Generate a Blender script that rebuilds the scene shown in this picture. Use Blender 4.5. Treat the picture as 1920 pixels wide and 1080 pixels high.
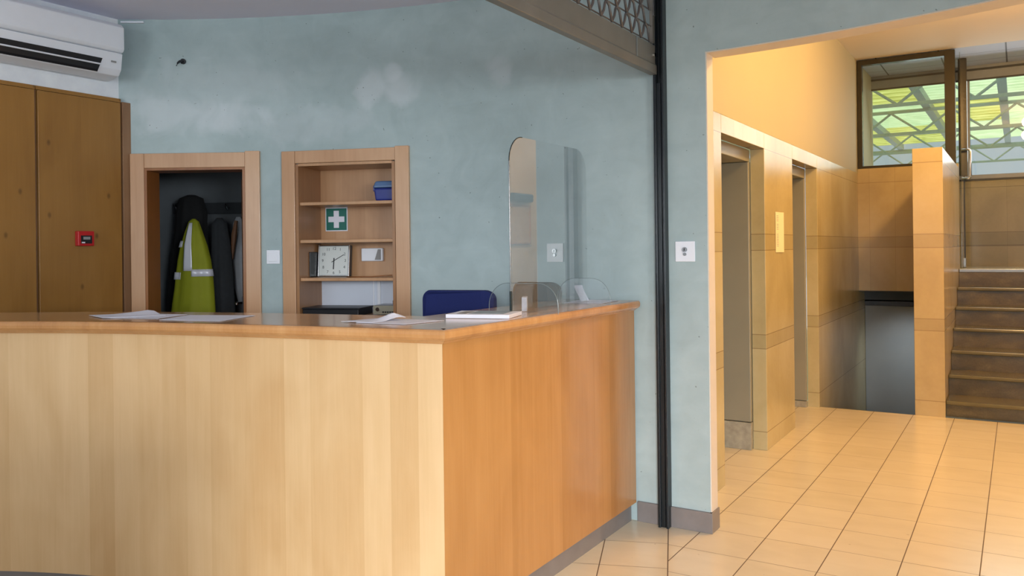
import bpy, bmesh, math, random
from mathutils import Vector, Matrix
random.seed(7)
PI = math.pi
for o in list(bpy.data.objects): bpy.data.objects.remove(o, do_unlink=True)
S = bpy.context.scene
COL = S.collection

# ---------------------------------------------------------------- camera
EYE = 1.45
cam_d = bpy.data.cameras.new('camera'); cam = bpy.data.objects.new('camera', cam_d); COL.objects.link(cam)
cam_d.sensor_fit = 'HORIZONTAL'; cam_d.sensor_width = 36.0
cam_d.lens = 1544 / 1920 * 36.0
cam_d.shift_y = -(540 - 467) / 1920
cam_d.clip_start = 0.05; cam_d.clip_end = 300
YAW = math.atan(950 / 1544)
cam.rotation_mode = 'QUATERNION'
base_rot = Matrix.Rotation(YAW, 3, 'Z') @ Matrix.Rotation(PI / 2, 3, 'X') @ Matrix.Rotation(-0.012, 3, 'Z')
cam.rotation_quaternion = base_rot.to_quaternion()
cam.location = (0, 0, EYE)
S.camera = cam

# ---------------------------------------------------------------- light and exposure
S.view_settings.view_transform = 'Standard'
S.view_settings.look = 'None'
S.view_settings.gamma = 1.0
S.view_settings.use_curve_mapping = False
S.view_settings.exposure = 0.0
S.cycles.max_bounces = 8
S.cycles.transparent_max_bounces = 16
S.cycles.sample_clamp_indirect = 4.0
S.cycles.use_denoising = True
W = bpy.data.worlds.new('world'); S.world = W; W.use_nodes = True
bg = W.node_tree.nodes['Background']
bg.inputs[0].default_value = (0.78, 0.89, 1.0, 1); bg.inputs[1].default_value = 0.58

def area(name, loc, size, size_y, power, color, target):
    l = bpy.data.lights.new(name, 'AREA'); l.shape = 'RECTANGLE'; l.size = size; l.size_y = size_y
    l.energy = power; l.color = color
    o = bpy.data.objects.new(name, l); COL.objects.link(o); o.location = loc
    o.rotation_euler = (Vector(target) - Vector(loc)).to_track_quat('-Z', 'Y').to_euler()
    return o
# daylight through the glazed shop front behind the photographer, then two added fills
dl_ = area('daylight_front', (2.1, -3.5, 1.9), 1.3, 0.8, 50, (0.97, 0.98, 1.0), (-1.7, 3.5, -1.2)); dl_.data.spread = math.radians(50)
area('daylight_front_soft', (2.0, -3.7, 1.2), 2.6, 1.5, 62, (0.90, 0.97, 1.0), (-1.2, 4.0, 1.2))
l3_ = area('left_wall_fill', (-2.6, -3.6, 1.9), 2.2, 1.5, 6, (0.90, 0.97, 1.0), (-4.3, 3.3, 2.3)); l3_.data.spread = math.radians(60)  # fill added to brighten the upper left wall, no source of its own
l4_ = area('right_side_fill', (3.9, -1.2, 1.9), 1.6, 1.0, 21, (0.88, 0.95, 1.0), (-4.7, 2.7, 2.5)); l4_.data.spread = math.radians(55)  # fill added from the right to brighten the left wall, no window there
# daylight falling in through the high stair windows
area('daylight_stairs', (0.2, 10.85, 2.85), 2.6, 1.0, 22, (0.86, 0.95, 1.0), (0.2, 7.0, 0.6))
# the warm hall lamps
def lamp(name, loc, power, radius=0.09):
    l = bpy.data.lights.new(name, 'POINT'); l.energy = power; l.color = (1.0, 0.61, 0.23); l.shadow_soft_size = radius
    o = bpy.data.objects.new(name, l); COL.objects.link(o); o.location = loc
lamp('hall_lamp_light', (0.15, 5.4, 3.30), 110)
lamp('hall_lamp_light', (0.15, 7.2, 3.30), 82)
sun_d = bpy.data.lights.new('sun', 'SUN'); sun_d.energy = 4.0; sun_d.angle = 0.3; sun = bpy.data.objects.new('sun', sun_d); COL.objects.link(sun)
sun.rotation_euler = (math.radians(-12), math.radians(6), 0); sun.location = (0, 30, 20)

# unseen cool fill added under the stairwell wall to brighten the door below
area('basement_fill', (-1.0, 9.7, 0.7), 0.4, 0.3, 2.0, (0.80, 0.92, 1.0), (-1.05, 10.3, -0.3)).data.spread = math.radians(110)
# ---------------------------------------------------------------- node helpers
def lin(c):
    c = c / 255.0
    return c / 12.92 if c <= 0.04045 else ((c + 0.055) / 1.055) ** 2.4
def rgb(r, g, b): return (lin(r), lin(g), lin(b), 1)

class NT:
    def __init__(s, name):
        s.m = bpy.data.materials.new(name); s.m.use_nodes = True
        s.t = s.m.node_tree; s.n = s.t.nodes; s.l = s.t.links
        s.b = s.n['Principled BSDF']; s.out = s.n['Material Output']
    def new(s, typ, **kw):
        n = s.n.new(typ)
        for k, v in kw.items(): setattr(n, k, v)
        return n
    def put(s, sock, v):
        if hasattr(v, 'is_output') or isinstance(v, bpy.types.NodeSocket): s.l.new(v, sock)
        else: sock.default_value = v
    def math(s, op, a, b=None, c=None):
        n = s.new('ShaderNodeMath', operation=op); s.put(n.inputs[0], a)
        if b is not None: s.put(n.inputs[1], b)
        if c is not None: s.put(n.inputs[2], c)
        return n.outputs[0]
    def mix(s, f, a, b, blend='MIX'):
        n = s.new('ShaderNodeMix', data_type='RGBA', blend_type=blend); s.put(n.inputs[0], f); s.put(n.inputs[6], a); s.put(n.inputs[7], b)
        return n.outputs[2]
    def obj(s): return s.new('ShaderNodeTexCoord').outputs['Object']
    def world(s): return s.new('ShaderNodeNewGeometry').outputs['Position']
    def xyz(s, v):
        n = s.new('ShaderNodeSeparateXYZ'); s.l.new(v, n.inputs[0]); return n.outputs
    def comb(s, x, y, z):
        n = s.new('ShaderNodeCombineXYZ'); s.put(n.inputs[0], x); s.put(n.inputs[1], y); s.put(n.inputs[2], z); return n.outputs[0]
    def scale(s, v, sc, loc=(0, 0, 0), rot=(0, 0, 0)):
        n = s.new('ShaderNodeMapping'); s.l.new(v, n.inputs[0]); n.inputs['Scale'].default_value = sc; n.inputs['Location'].default_value = loc; n.inputs['Rotation'].default_value = rot
        return n.outputs[0]
    def noise(s, v, sc, detail=4, rough=0.55, dist=0.0):
        n = s.new('ShaderNodeTexNoise'); s.l.new(v, n.inputs['Vector']); n.inputs['Scale'].default_value = sc
        n.inputs['Detail'].default_value = detail; n.inputs['Roughness'].default_value = rough; n.inputs['Distortion'].default_value = dist
        return n.outputs[0]
    def ramp(s, f, stops):
        n = s.new('ShaderNodeValToRGB'); s.l.new(f, n.inputs[0]); e = n.color_ramp.elements
        while len(e) < len(stops): e.new(0.5)
        for i, (p, c) in enumerate(stops): e[i].position = p; e[i].color = c if len(c) == 4 else (*c, 1)
        return n.outputs[0]
    def step(s, f, a, b):
        n = s.new('ShaderNodeMapRange', interpolation_type='SMOOTHSTEP'); s.l.new(f, n.inputs[0]); n.inputs[1].default_value = a; n.inputs[2].default_value = b
        return n.outputs[0]
    def bump(s, h, strength=0.2, dist=0.01):
        n = s.new('ShaderNodeBump'); s.l.new(h, n.inputs['Height']); n.inputs['Strength'].default_value = strength; n.inputs['Distance'].default_value = dist
        s.l.new(n.outputs[0], s.b.inputs['Normal'])
    def fin(s, col=None, rough=0.5, metal=0.0, spec=0.5, coat=0.0):
        if col is not None: s.put(s.b.inputs['Base Color'], col)
        s.put(s.b.inputs['Roughness'], rough); s.b.inputs['Metallic'].default_value = metal
        s.b.inputs['Specular IOR Level'].default_value = spec; s.b.inputs['Coat Weight'].default_value = coat
        s.b.inputs['Coat Roughness'].default_value = 0.12
        return s.m

def plain(name, c, rough=0.5, metal=0.0, spec=0.5, vary=0.12, sc=14.0):
    m = NT(name); v = m.noise(m.obj(), sc, 3)
    dark = tuple(x * (1 - vary) for x in c[:3]) + (1,); lite = tuple(min(1, x * (1 + vary)) for x in c[:3]) + (1,)
    return m.fin(m.mix(v, dark, lite), rough, metal, spec)

def wood(name, base, dark, lite, axis=0, band=0.11, rough=0.32, knots=0.0, bandamt=0.6, coat=0.15):
    m = NT(name); p = m.obj(); x = m.xyz(p)
    u = x[axis]
    k = m.math('FLOOR', m.math('DIVIDE', u, band))
    wn = m.new('ShaderNodeTexWhiteNoise', noise_dimensions='1D'); m.l.new(k, wn.inputs['W'])
    wn2 = m.new('ShaderNodeTexWhiteNoise', noise_dimensions='1D'); m.l.new(m.math('ADD', k, 31.7), wn2.inputs['W'])
    shifted = m.comb(m.math('MULTIPLY', x[0], 26), m.math('MULTIPLY', x[1], 26), m.math('ADD', m.math('MULTIPLY', x[2], 1.3), m.math('MULTIPLY', wn2.outputs[0], 9)))
    grain = m.noise(shifted, 1.0, 5, 0.6, 0.6)
    fine = m.noise(m.scale(p, (160, 160, 5)), 1.0, 2, 0.6)
    cloud = m.noise(m.scale(p, (3.2, 3.2, 1.3)), 1.0, 3, 0.5, 0.8)
    f = m.math('ADD', m.math('MULTIPLY', grain, 0.30), m.math('ADD', m.math('MULTIPLY', fine, 0.10), m.math('MULTIPLY', cloud, 0.60)))
    f = m.math('ADD', m.math('MULTIPLY', m.math('SUBTRACT', wn.outputs[0], 0.5), bandamt * 0.35), f)
    col = m.ramp(f, [(0.28, dark), (0.5, base), (0.72, lite)])
    if knots:
        vo = m.new('ShaderNodeTexVoronoi', voronoi_dimensions='2D'); vo.inputs['Scale'].default_value = 1.0
        m.l.new(m.comb(m.math('MULTIPLY', x[axis], 11.0), m.math('MULTIPLY', x[2], 6.5), 0.0), vo.inputs['Vector'])
        cc = m.xyz(vo.outputs['Color'])
        kk = m.math('MULTIPLY', m.math('SUBTRACT', 1.0, m.step(vo.outputs['Distance'], 0.03, 0.17)), m.math('GREATER_THAN', cc[0], 0.84))
        col = m.mix(m.math('MULTIPLY', kk, knots), col, tuple(c * 0.3 for c in dark[:3]) + (1,))
    m.bump(m.math('ADD', fine, grain), 0.03, 0.002)
    return m.fin(col, rough, coat=coat)

def glass(name, tint=(0.96, 0.985, 0.98, 1), ior=1.5, gloss=(1, 1, 1, 1), boost=1.7):
    m = NT(name); m.n.remove(m.b)
    tr = m.new('ShaderNodeBsdfTransparent'); tr.inputs[0].default_value = tint
    gl = m.new('ShaderNodeBsdfGlossy'); gl.inputs['Roughness'].default_value = 0.0; gl.inputs[0].default_value = gloss
    fr = m.new('ShaderNodeFresnel'); fr.inputs[0].default_value = ior
    mx = m.new('ShaderNodeMixShader'); m.l.new(m.math('MULTIPLY', m.math('MULTIPLY', fr.outputs[0], boost), m.math('SUBTRACT', 1.0, m.new('ShaderNodeNewGeometry').outputs['Backfacing'])), mx.inputs[0]); m.l.new(tr.outputs[0], mx.inputs[1]); m.l.new(gl.outputs[0], mx.inputs[2])
    m.l.new(mx.outputs[0], m.out.inputs[0])
    return m.m

# ---------------------------------------------------------------- materials
def mat_green():
    m = NT('green_sponged_plaster'); p = m.world(); x = m.xyz(p)
    cloud = m.noise(p, 1.1, 4, 0.55, 0.4)
    sponge = m.noise(p, 5.0, 6, 0.62, 1.1)
    streak = m.noise(m.scale(p, (2.5, 2.5, 9)), 1.0, 4, 0.6, 0.5)
    f = m.math('ADD', m.math('MULTIPLY', cloud, 0.5), m.math('ADD', m.math('MULTIPLY', sponge, 0.3), m.math('MULTIPLY', streak, 0.2)))
    col = m.ramp(f, [(0.30, rgb(156, 173, 174)), (0.45, rgb(167, 185, 187)), (0.62, rgb(180, 198, 200)), (0.76, rgb(191, 208, 212))])
    # filler patches of mended plaster, then broad pale mottling that also paints in light
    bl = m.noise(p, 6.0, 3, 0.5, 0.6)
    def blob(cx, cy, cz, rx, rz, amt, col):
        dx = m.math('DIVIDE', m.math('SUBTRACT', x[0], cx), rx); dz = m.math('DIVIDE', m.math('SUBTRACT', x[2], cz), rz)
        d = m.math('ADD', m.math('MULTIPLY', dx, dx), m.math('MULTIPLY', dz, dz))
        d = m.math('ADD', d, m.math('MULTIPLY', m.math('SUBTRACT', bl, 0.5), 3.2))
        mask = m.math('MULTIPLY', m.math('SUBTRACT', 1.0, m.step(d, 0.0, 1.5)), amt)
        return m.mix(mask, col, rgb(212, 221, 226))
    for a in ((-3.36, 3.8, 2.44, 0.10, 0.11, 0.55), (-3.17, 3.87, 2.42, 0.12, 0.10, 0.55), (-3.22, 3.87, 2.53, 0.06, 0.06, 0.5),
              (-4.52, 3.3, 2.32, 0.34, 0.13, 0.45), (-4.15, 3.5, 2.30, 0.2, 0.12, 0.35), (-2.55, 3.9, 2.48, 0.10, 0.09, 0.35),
              (-3.75, 3.6, 2.24, 0.45, 0.12, 0.25), (-4.35, 3.4, 2.45, 0.55, 0.22, 0.22)):  # last two brighten the upper left, where light falls short
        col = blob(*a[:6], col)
    # fine scratches and specks
    sp = m.noise(p, 55.0, 1, 0.5)
    col = m.mix(m.math('MULTIPLY', m.step(sp, 0.77, 0.80), 0.6), col, rgb(70, 76, 74))
    m.bump(sponge, 0.08, 0.004)
    return m.fin(col, 0.55, spec=0.35)

def mat_marble(name, c0, c1, c2, joint, rough=0.16, vx=0.42, along=1, belts=((0.72, 0.82), (1.42, 1.535)), cap=2.14, base=0.13, jw=0.0025):
    m = NT(name); p = m.world(); x = m.xyz(p)
    v = m.noise(m.scale(p, (1.2, 1.2, 1.0)), 1.6, 4, 0.5, 0.5)
    fine = m.noise(p, 30, 3)
    u = m.math('DIVIDE', m.math('ADD', x[along], 0.11), vx)
    cell = m.math('FLOOR', u)
    row = m.math('ADD', m.math('GREATER_THAN', x[2], belts[0][0]), m.math('GREATER_THAN', x[2], belts[1][1]))
    wn = m.new('ShaderNodeTexWhiteNoise', noise_dimensions='2D'); m.l.new(m.comb(cell, row, 0), wn.inputs['Vector'])
    f = m.math('ADD', m.math('MULTIPLY', v, 0.8), m.math('ADD', m.math('MULTIPLY', fine, 0.12), m.math('MULTIPLY', wn.outputs[0], 0.14)))
    col = m.ramp(f, [(0.28, c0), (0.52, c1), (0.80, c2)])
    inb = None
    for a, b in belts:
        q = m.math('MULTIPLY', m.math('GREATER_THAN', x[2], a), m.math('LESS_THAN', x[2], b))
        inb = q if inb is None else m.math('ADD', inb, q)
    col = m.mix(m.math('MULTIPLY', inb, 0.3), col, tuple(k * 0.72 for k in c0[:3]) + (1,))
    lines = None
    for z in [base, cap] + [q for bb in belts for q in bb]:
        q = m.math('LESS_THAN', m.math('ABSOLUTE', m.math('SUBTRACT', x[2], z)), jw)
        lines = q if lines is None else m.math('MAXIMUM', lines, q)
    fr = m.math('FRACT', u)
    vert = m.math('LESS_THAN', m.math('MINIMUM', fr, m.math('SUBTRACT', 1.0, fr)), jw / vx * 0.7)
    lines = m.math('MAXIMUM', lines, m.math('MULTIPLY', vert, 0.5))
    col = m.mix(m.math('MULTIPLY', lines, 0.6), col, joint)
    return m.fin(col, rough, spec=0.5)

def mat_floor():
    m = NT('cream_floor_tiles'); p = m.world(); x = m.xyz(p)
    # seam between the hall grid and the turned grid of the round lobby
    a = math.radians(20.6)
    px = m.math('ADD', x[0], 1.556); py = m.math('SUBTRACT', x[1], 4.036)
    ux = m.math('ADD', m.math('MULTIPLY', px, math.cos(a)), m.math('MULTIPLY', py, math.sin(a)))
    uy = m.math('SUBTRACT', m.math('MULTIPLY', py, math.cos(a)), m.math('MULTIPLY', px, math.sin(a)))
    left = m.math('MULTIPLY', m.math('LESS_THAN', ux, 0.0), m.math('LESS_THAN', x[1], 4.1))
    def grid(u, v, su, sv, ou, ov, wu, wv):
        gu = m.math('DIVIDE', m.math('SUBTRACT', u, ou), su); gv = m.math('DIVIDE', m.math('SUBTRACT', v, ov), sv)
        fu = m.math('FRACT', gu); fv = m.math('FRACT', gv)
        du = m.math('MULTIPLY', m.math('MINIMUM', fu, m.math('SUBTRACT', 1.0, fu)), su)
        dv = m.math('MULTIPLY', m.math('MINIMUM', fv, m.math('SUBTRACT', 1.0, fv)), sv)
        lu = m.math('SUBTRACT', 1.0, m.step(du, wu * 0.6, wu)); lv = m.math('SUBTRACT', 1.0, m.step(dv, wv * 0.6, wv))
        return lu, lv, m.math('FLOOR', gu), m.math('FLOOR', gv)
    h = grid(x[0], x[1], 0.3085, 0.318, -0.777, 3.811, 0.0030, 0.0030)
    l = grid(ux, uy, 0.3085, 0.318, 0.0, -0.318 * 0.72, 0.0030, 0.0030)
    def sel(i):
        return m.math('ADD', m.math('MULTIPLY', l[i], left), m.math('MULTIPLY', h[i], m.math('SUBTRACT', 1.0, left)))
    lu, lv, cu, cv = [sel(i) for i in range(4)]
    seam = m.math('MULTIPLY', m.math('SUBTRACT', 1.0, m.step(m.math('ABSOLUTE', ux), 0.002, 0.0034)), m.math('LESS_THAN', x[1], 4.1))
    lu = m.math('MAXIMUM', lu, seam)
    wn = m.new('ShaderNodeTexWhiteNoise', noise_dimensions='3D'); m.l.new(m.comb(cu, cv, left), wn.inputs['Vector'])
    st = m.noise(m.scale(p, (4, 9, 1)), 1.0, 3, 0.5, 0.4)
    f = m.math('ADD', m.math('MULTIPLY', st, 0.75), m.math('MULTIPLY', wn.outputs[0], 0.25))
    col = m.ramp(f, [(0.15, rgb(216, 204, 178)), (0.5, rgb(224, 212, 187)), (0.9, rgb(230, 219, 196))])
    g = m.math('MAXIMUM', m.math('MULTIPLY', lu, 0.95), m.math('MULTIPLY', lv, 0.72))
    sp = m.noise(p, 22, 2)
    col = m.mix(m.math('MULTIPLY', m.step(sp, 0.74, 0.78), 0.25), col, rgb(120, 95, 70))
    col = m.mix(g, col, rgb(84, 62, 42))
    m.bump(m.math('SUBTRACT', 1.0, g), 0.15, 0.002)
    return m.fin(col, m.math('ADD', 0.20, m.math('MULTIPLY', g, 0.5)), spec=0.45)

M = {}
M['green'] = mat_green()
M['floor'] = mat_floor()
M['white_wall'] = plain('white_wall_paint', rgb(236, 240, 250), 0.7)
M['ceiling'] = plain('ceiling_paint', rgb(232, 230, 246), 0.8, vary=0.04, sc=2)
M['hall_plaster'] = plain('cream_hall_plaster', rgb(182, 174, 146), 0.7, vary=0.03, sc=2)
M['hall_ceiling'] = plain('cream_hall_ceiling', rgb(238, 224, 204), 0.7, vary=0.02, sc=2)
M['reveal'] = plain('pale_reveal_paint', rgb(222, 212, 200), 0.6, vary=0.06, sc=9)
M['marble'] = mat_marble('beige_marble_cladding', rgb(172, 158, 116), rgb(190, 176, 134), rgb(204, 192, 154), rgb(104, 78, 48), rough=0.24, vx=0.53)
M['marble_x'] = mat_marble('beige_marble_cladding_far', rgb(174, 152, 112), rgb(190, 169, 126), rgb(202, 184, 146), rgb(112, 84, 56), rough=0.24, vx=0.26, along=0)
M['marble_far'] = mat_marble('grey_beige_marble_cladding', rgb(130, 122, 100), rgb(150, 140, 116), rgb(168, 158, 134), rgb(74, 62, 46), rough=0.12, vx=0.36, along=0, belts=((1.42, 1.43), (1.42, 1.58)), cap=2.1)
M['stone_grey'] = plain('grey_stone_skirting', rgb(128, 122, 120), 0.4, vary=0.22, sc=9)
M['maple'] = wood('pale_maple_veneer', rgb(214, 178, 130), rgb(202, 162, 112), rgb(224, 190, 144), 0, 0.115, rough=0.4, bandamt=0.7)
M['beech'] = wood('orange_beech_veneer', rgb(184, 132, 76), rgb(170, 118, 62), rgb(196, 144, 86), 1, 0.085, rough=0.26, bandamt=0.6, coat=0.3)
M['top'] = wood('counter_top_wood', rgb(200, 156, 110), rgb(182, 136, 90), rgb(214, 172, 124), 1, 0.12, rough=0.2, bandamt=0.1, coat=0.4)
M['nose'] = wood('counter_edge_wood', rgb(196, 142, 88), rgb(172, 118, 70), rgb(214, 164, 110), 2, 0.2, rough=0.22, bandamt=0.1, coat=0.4)
M['cabinet'] = wood('brown_knotty_cabinet_veneer', rgb(152, 108, 50), rgb(136, 93, 40), rgb(164, 119, 60), 1, 0.3, rough=0.35, knots=0.6, bandamt=0.2)
M['cab_side'] = wood('brown_side_panel', rgb(140, 104, 74), rgb(118, 84, 58), rgb(156, 120, 88), 1, 0.3, rough=0.4, bandamt=0.1)
M['frame'] = wood('beech_frame_wood', rgb(202, 158, 120), rgb(186, 140, 100), rgb(214, 174, 136), 0, 0.5, rough=0.35, bandamt=0.1, knots=0.15)
M['shelfwood'] = wood('shelf_wood', rgb(192, 148, 108), rgb(172, 128, 88), rgb(206, 164, 124), 0, 0.2, rough=0.38, bandamt=0.5)
M['nicheside'] = wood('brown_niche_side', rgb(158, 112, 72), rgb(140, 94, 58), rgb(172, 128, 88), 2, 0.5, rough=0.4, bandamt=0.1)
M['lining'] = wood('reddish_door_lining', rgb(148, 92, 44), rgb(120, 68, 30), rgb(166, 108, 58), 2, 0.5, rough=0.4, bandamt=0.1)
M['white_plastic'] = plain('white_plastic', rgb(238, 242, 250), 0.35, vary=0.03)
M['white_board'] = plain('white_laminate', rgb(214, 222, 236), 0.45, vary=0.03)
M['dark_plastic'] = plain('dark_plastic', rgb(22, 24, 30), 0.4)
M['black_metal'] = plain('black_painted_rail', rgb(30, 36, 40), 0.32, 0.3, vary=0.1, sc=6)
M['chrome'] = plain('chrome', rgb(210, 210, 210), 0.12, 1.0)
M['steel'] = plain('brushed_steel', rgb(150, 152, 154), 0.32, 0.9, vary=0.1)
M['gate'] = plain('brownish_galvanised_steel', rgb(128, 125, 118), 0.42, 0.55, vary=0.22, sc=5)
M['lattice'] = plain('dull_lattice_steel', rgb(104, 100, 98), 0.45, 0.6, vary=0.3, sc=20)
M['grey_metal'] = plain('grey_painted_steel', rgb(150, 146, 128), 0.4, 0.15, vary=0.08, sc=4)
M['bluegrey'] = plain('bluish_grey_door_paint', rgb(150, 154, 156), 0.4, vary=0.08, sc=3)
M['bronze'] = plain('bronze_anodised_frame', rgb(56, 50, 38), 0.25, 0.2, vary=0.1)
M['greyframe'] = plain('pale_window_frame', rgb(122, 126, 132), 0.4, 0.2)
M['blue'] = plain('navy_blue_fabric', rgb(14, 30, 90), 0.85, vary=0.2, sc=120)
M['darkfab'] = plain('dark_grey_fabric', rgb(70, 68, 66), 0.85, vary=0.2, sc=120)
M['blackfab'] = plain('black_coat_cloth', rgb(14, 15, 17), 0.9, vary=0.3, sc=30)
M['charcoal'] = plain('charcoal_coat_cloth', rgb(46, 50, 54), 0.9, vary=0.25, sc=30)
M['palecloth'] = plain('pale_grey_overall_cloth', rgb(176, 182, 188), 0.9, vary=0.15, sc=20)
M['hivis'] = plain('fluorescent_yellow_cloth', (0.29, 0.32, 0.010, 1), 0.75, vary=0.12, sc=8)
M['silver'] = plain('silver_reflective_tape', rgb(225, 228, 238), 0.35, 0.1, vary=0.06)
M['brown'] = plain('brown_leather_strap', rgb(120, 84, 58), 0.6)
M['paper'] = plain('white_paper', rgb(232, 234, 246), 0.6, vary=0.02)
M['cream_paper'] = plain('cream_notice_paper', rgb(246, 226, 190), 0.6, vary=0.02)
M['ink'] = plain('grey_print', rgb(150, 150, 150), 0.7)
M['photo'] = plain('printed_cover_picture', rgb(140, 150, 156), 0.35, vary=0.7, sc=22)
M['red'] = plain('red_plastic', rgb(188, 24, 30), 0.35)
M['sign_green'] = plain('green_sign_plastic', rgb(8, 104, 92), 0.4, vary=0.04)
M['box_blue'] = plain('blue_lunch_box_plastic', rgb(36, 50, 132), 0.25, vary=0.08)
M['box_lid'] = plain('pale_blue_lid_plastic', rgb(92, 122, 164), 0.25, vary=0.08)
M['dial'] = plain('pale_clock_dial', rgb(220, 226, 224), 0.4, vary=0.02)
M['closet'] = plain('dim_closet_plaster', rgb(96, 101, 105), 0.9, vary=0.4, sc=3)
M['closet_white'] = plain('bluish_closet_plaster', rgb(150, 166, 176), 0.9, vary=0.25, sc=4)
M['dispenser'] = plain('black_dispenser_plastic', rgb(36, 34, 34), 0.35)
M['cork'] = plain('tan_notice_board', rgb(214, 188, 150), 0.7)
M['roof_pale'] = None
M['plexi'] = glass('clear_acrylic', (0.93, 0.94, 0.945, 1), 1.5, boost=2.5)
M['plexi_foot'] = glass('thin_acrylic', (0.92, 0.935, 0.945, 1), 1.5, boost=1.2)
M['soft_edge'] = plain('grey_acrylic_edge', rgb(120, 134, 136), 0.2)
M['pane'] = glass('window_glass', (0.93, 0.97, 0.95, 1), 1.45)
M['doorglass'] = glass('door_glass', (0.86, 0.88, 0.86, 1), 1.5)

def mat_stair():
    m = NT('brown_terrazzo_steps'); p = m.world()
    a = m.noise(m.scale(p, (1.6, 2.5, 3.0)), 2.5, 6, 0.6, 0.3); g = m.noise(p, 90, 2)
    f = m.math('ADD', m.math('MULTIPLY', a, 0.8), m.math('MULTIPLY', g, 0.2))
    col = m.ramp(f, [(0.30, rgb(66, 56, 34)), (0.5, rgb(88, 76, 48)), (0.72, rgb(116, 102, 68))])
    return m.fin(col, 0.28, spec=0.5)
M['stair'] = mat_stair()
M['tread'] = plain('worn_tread_edge', rgb(100, 92, 64), 0.18, vary=0.25, sc=6)

def mat_roof(name, c0, c1, step=0.55):
    m = NT(name); p = m.world(); x = m.xyz(p)
    w = m.math('FRACT', m.math('DIVIDE', x[1], step))
    n = m.noise(p, 0.9, 4, 0.6, 1.0)
    f = m.math('ADD', m.math('MULTIPLY', n, 0.7), m.math('MULTIPLY', w, 0.3))
    col = m.ramp(f, [(0.3, c0), (0.7, c1)])
    m.n.remove(m.b)
    d = m.new('ShaderNodeBsdfTranslucent'); m.l.new(col, d.inputs[0])
    e = m.new('ShaderNodeBsdfDiffuse'); m.l.new(col, e.inputs[0])
    mx = m.new('ShaderNodeMixShader'); mx.inputs[0].default_value = 0.12
    m.l.new(d.outputs[0], mx.inputs[1]); m.l.new(e.outputs[0], mx.inputs[2]); m.l.new(mx.outputs[0], m.out.inputs[0])
    return m.m
M['roof_pale'] = mat_roof('pale_green_roof_sheet', (0.66, 0.76, 0.54, 1), (0.88, 0.93, 0.74, 1))
M['roof_yellow'] = mat_roof('yellow_roof_sheet', (0.60, 0.60, 0.26, 1), (0.90, 0.88, 0.52, 1), 0.8)
M['truss'] = plain('grey_truss_paint', rgb(170, 178, 178), 0.6)

M['marble_pillar'] = mat_marble('beige_marble_pillar', rgb(174, 152, 112), rgb(190, 169, 126), rgb(202, 184, 146), rgb(112, 84, 56), rough=0.22, vx=9.0, along=0)
# ---------------------------------------------------------------- mesh helpers
class MB:
    def __init__(s): s.b = bmesh.new()
    def box(s, x0, x1, y0, y1, z0, z1, rz=0.0):
        cx, cy, cz = (x0 + x1) / 2, (y0 + y1) / 2, (z0 + z1) / 2
        mt = Matrix.Translation((cx, cy, cz)) @ Matrix.Rotation(rz, 4, 'Z') @ Matrix.Diagonal((abs(x1 - x0), abs(y1 - y0), abs(z1 - z0), 1))
        bmesh.ops.create_cube(s.b, size=1.0, matrix=mt); return s
    def hull8(s, pts):
        v = [s.b.verts.new(p) for p in pts]
        for f in ((0, 3, 2, 1), (4, 5, 6, 7), (0, 1, 5, 4), (1, 2, 6, 5), (2, 3, 7, 6), (3, 0, 4, 7)): s.b.faces.new([v[i] for i in f])
        return s
    def prism(s, pts, z0, z1, plane='xy'):
        def P(a, b, c): return {'xy': (a, b, c), 'xz': (a, c, b), 'yz': (c, a, b)}[plane]
        lo = [s.b.verts.new(P(a, b, z0)) for a, b in pts]; hi = [s.b.verts.new(P(a, b, z1)) for a, b in pts]
        n = len(pts)
        s.b.faces.new(lo[::-1]); s.b.faces.new(hi)
        for i in range(n): s.b.faces.new([lo[i], lo[(i + 1) % n], hi[(i + 1) % n], hi[i]])
        return s
    def tube(s, pts, r, seg=10, closed=False):
        pts = [Vector(p) for p in pts]; rings = []
        for i, p in enumerate(pts):
            a = pts[max(i - 1, 0)]; b = pts[min(i + 1, len(pts) - 1)]; d = (b - a).normalized()
            up = Vector((0, 0, 1)) if abs(d.z) < 0.9 else Vector((1, 0, 0))
            u = d.cross(up).normalized(); w = d.cross(u).normalized()
            rr = r[i] if isinstance(r, (list, tuple)) else r
            rings.append([s.b.verts.new(p + (u * math.cos(t) + w * math.sin(t)) * rr) for t in [2 * PI * k / seg for k in range(seg)]])
        for a, b in zip(rings, rings[1:]):
            for k in range(seg): s.b.faces.new([a[k], a[(k + 1) % seg], b[(k + 1) % seg], b[k]])
        s.b.faces.new(rings[0][::-1]); s.b.faces.new(rings[-1]); return s
    def cyl(s, p0, p1, r, seg=20): return s.tube([p0, p1], r, seg)
    def build(s, name, m, parent=None, bevel=0.0, smooth=False, seg=2):
        bmesh.ops.recalc_face_normals(s.b, faces=s.b.faces)
        me = bpy.data.meshes.new(name); s.b.to_mesh(me); s.b.free()
        me.materials.append(M[m] if isinstance(m, str) else m)
        if smooth:
            for p in me.polygons: p.use_smooth = True
        o = bpy.data.objects.new(name, me); COL.objects.link(o)
        if parent is not None: o.parent = parent
        if bevel:
            b = o.modifiers.new('bevel', 'BEVEL'); b.width = bevel; b.segments = seg; b.limit_method = 'ANGLE'; b.angle_limit = 0.6
        return o
def thing(name, label, cat, loc=(0, 0, 0), rz=0.0, group=None):
    o = bpy.data.objects.new(name, None); COL.objects.link(o); o.location = loc; o.rotation_euler = (0, 0, rz)
    o.empty_display_size = 0.1
    return tag(o, label, cat, group)
def tag(o, label, cat, group=None):
    o['label'] = label; o['category'] = cat
    if group: o['group'] = group
    return o
def struct(o, label=None):
    o['kind'] = 'structure'
    if label: o['label'] = label
    return o

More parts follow.
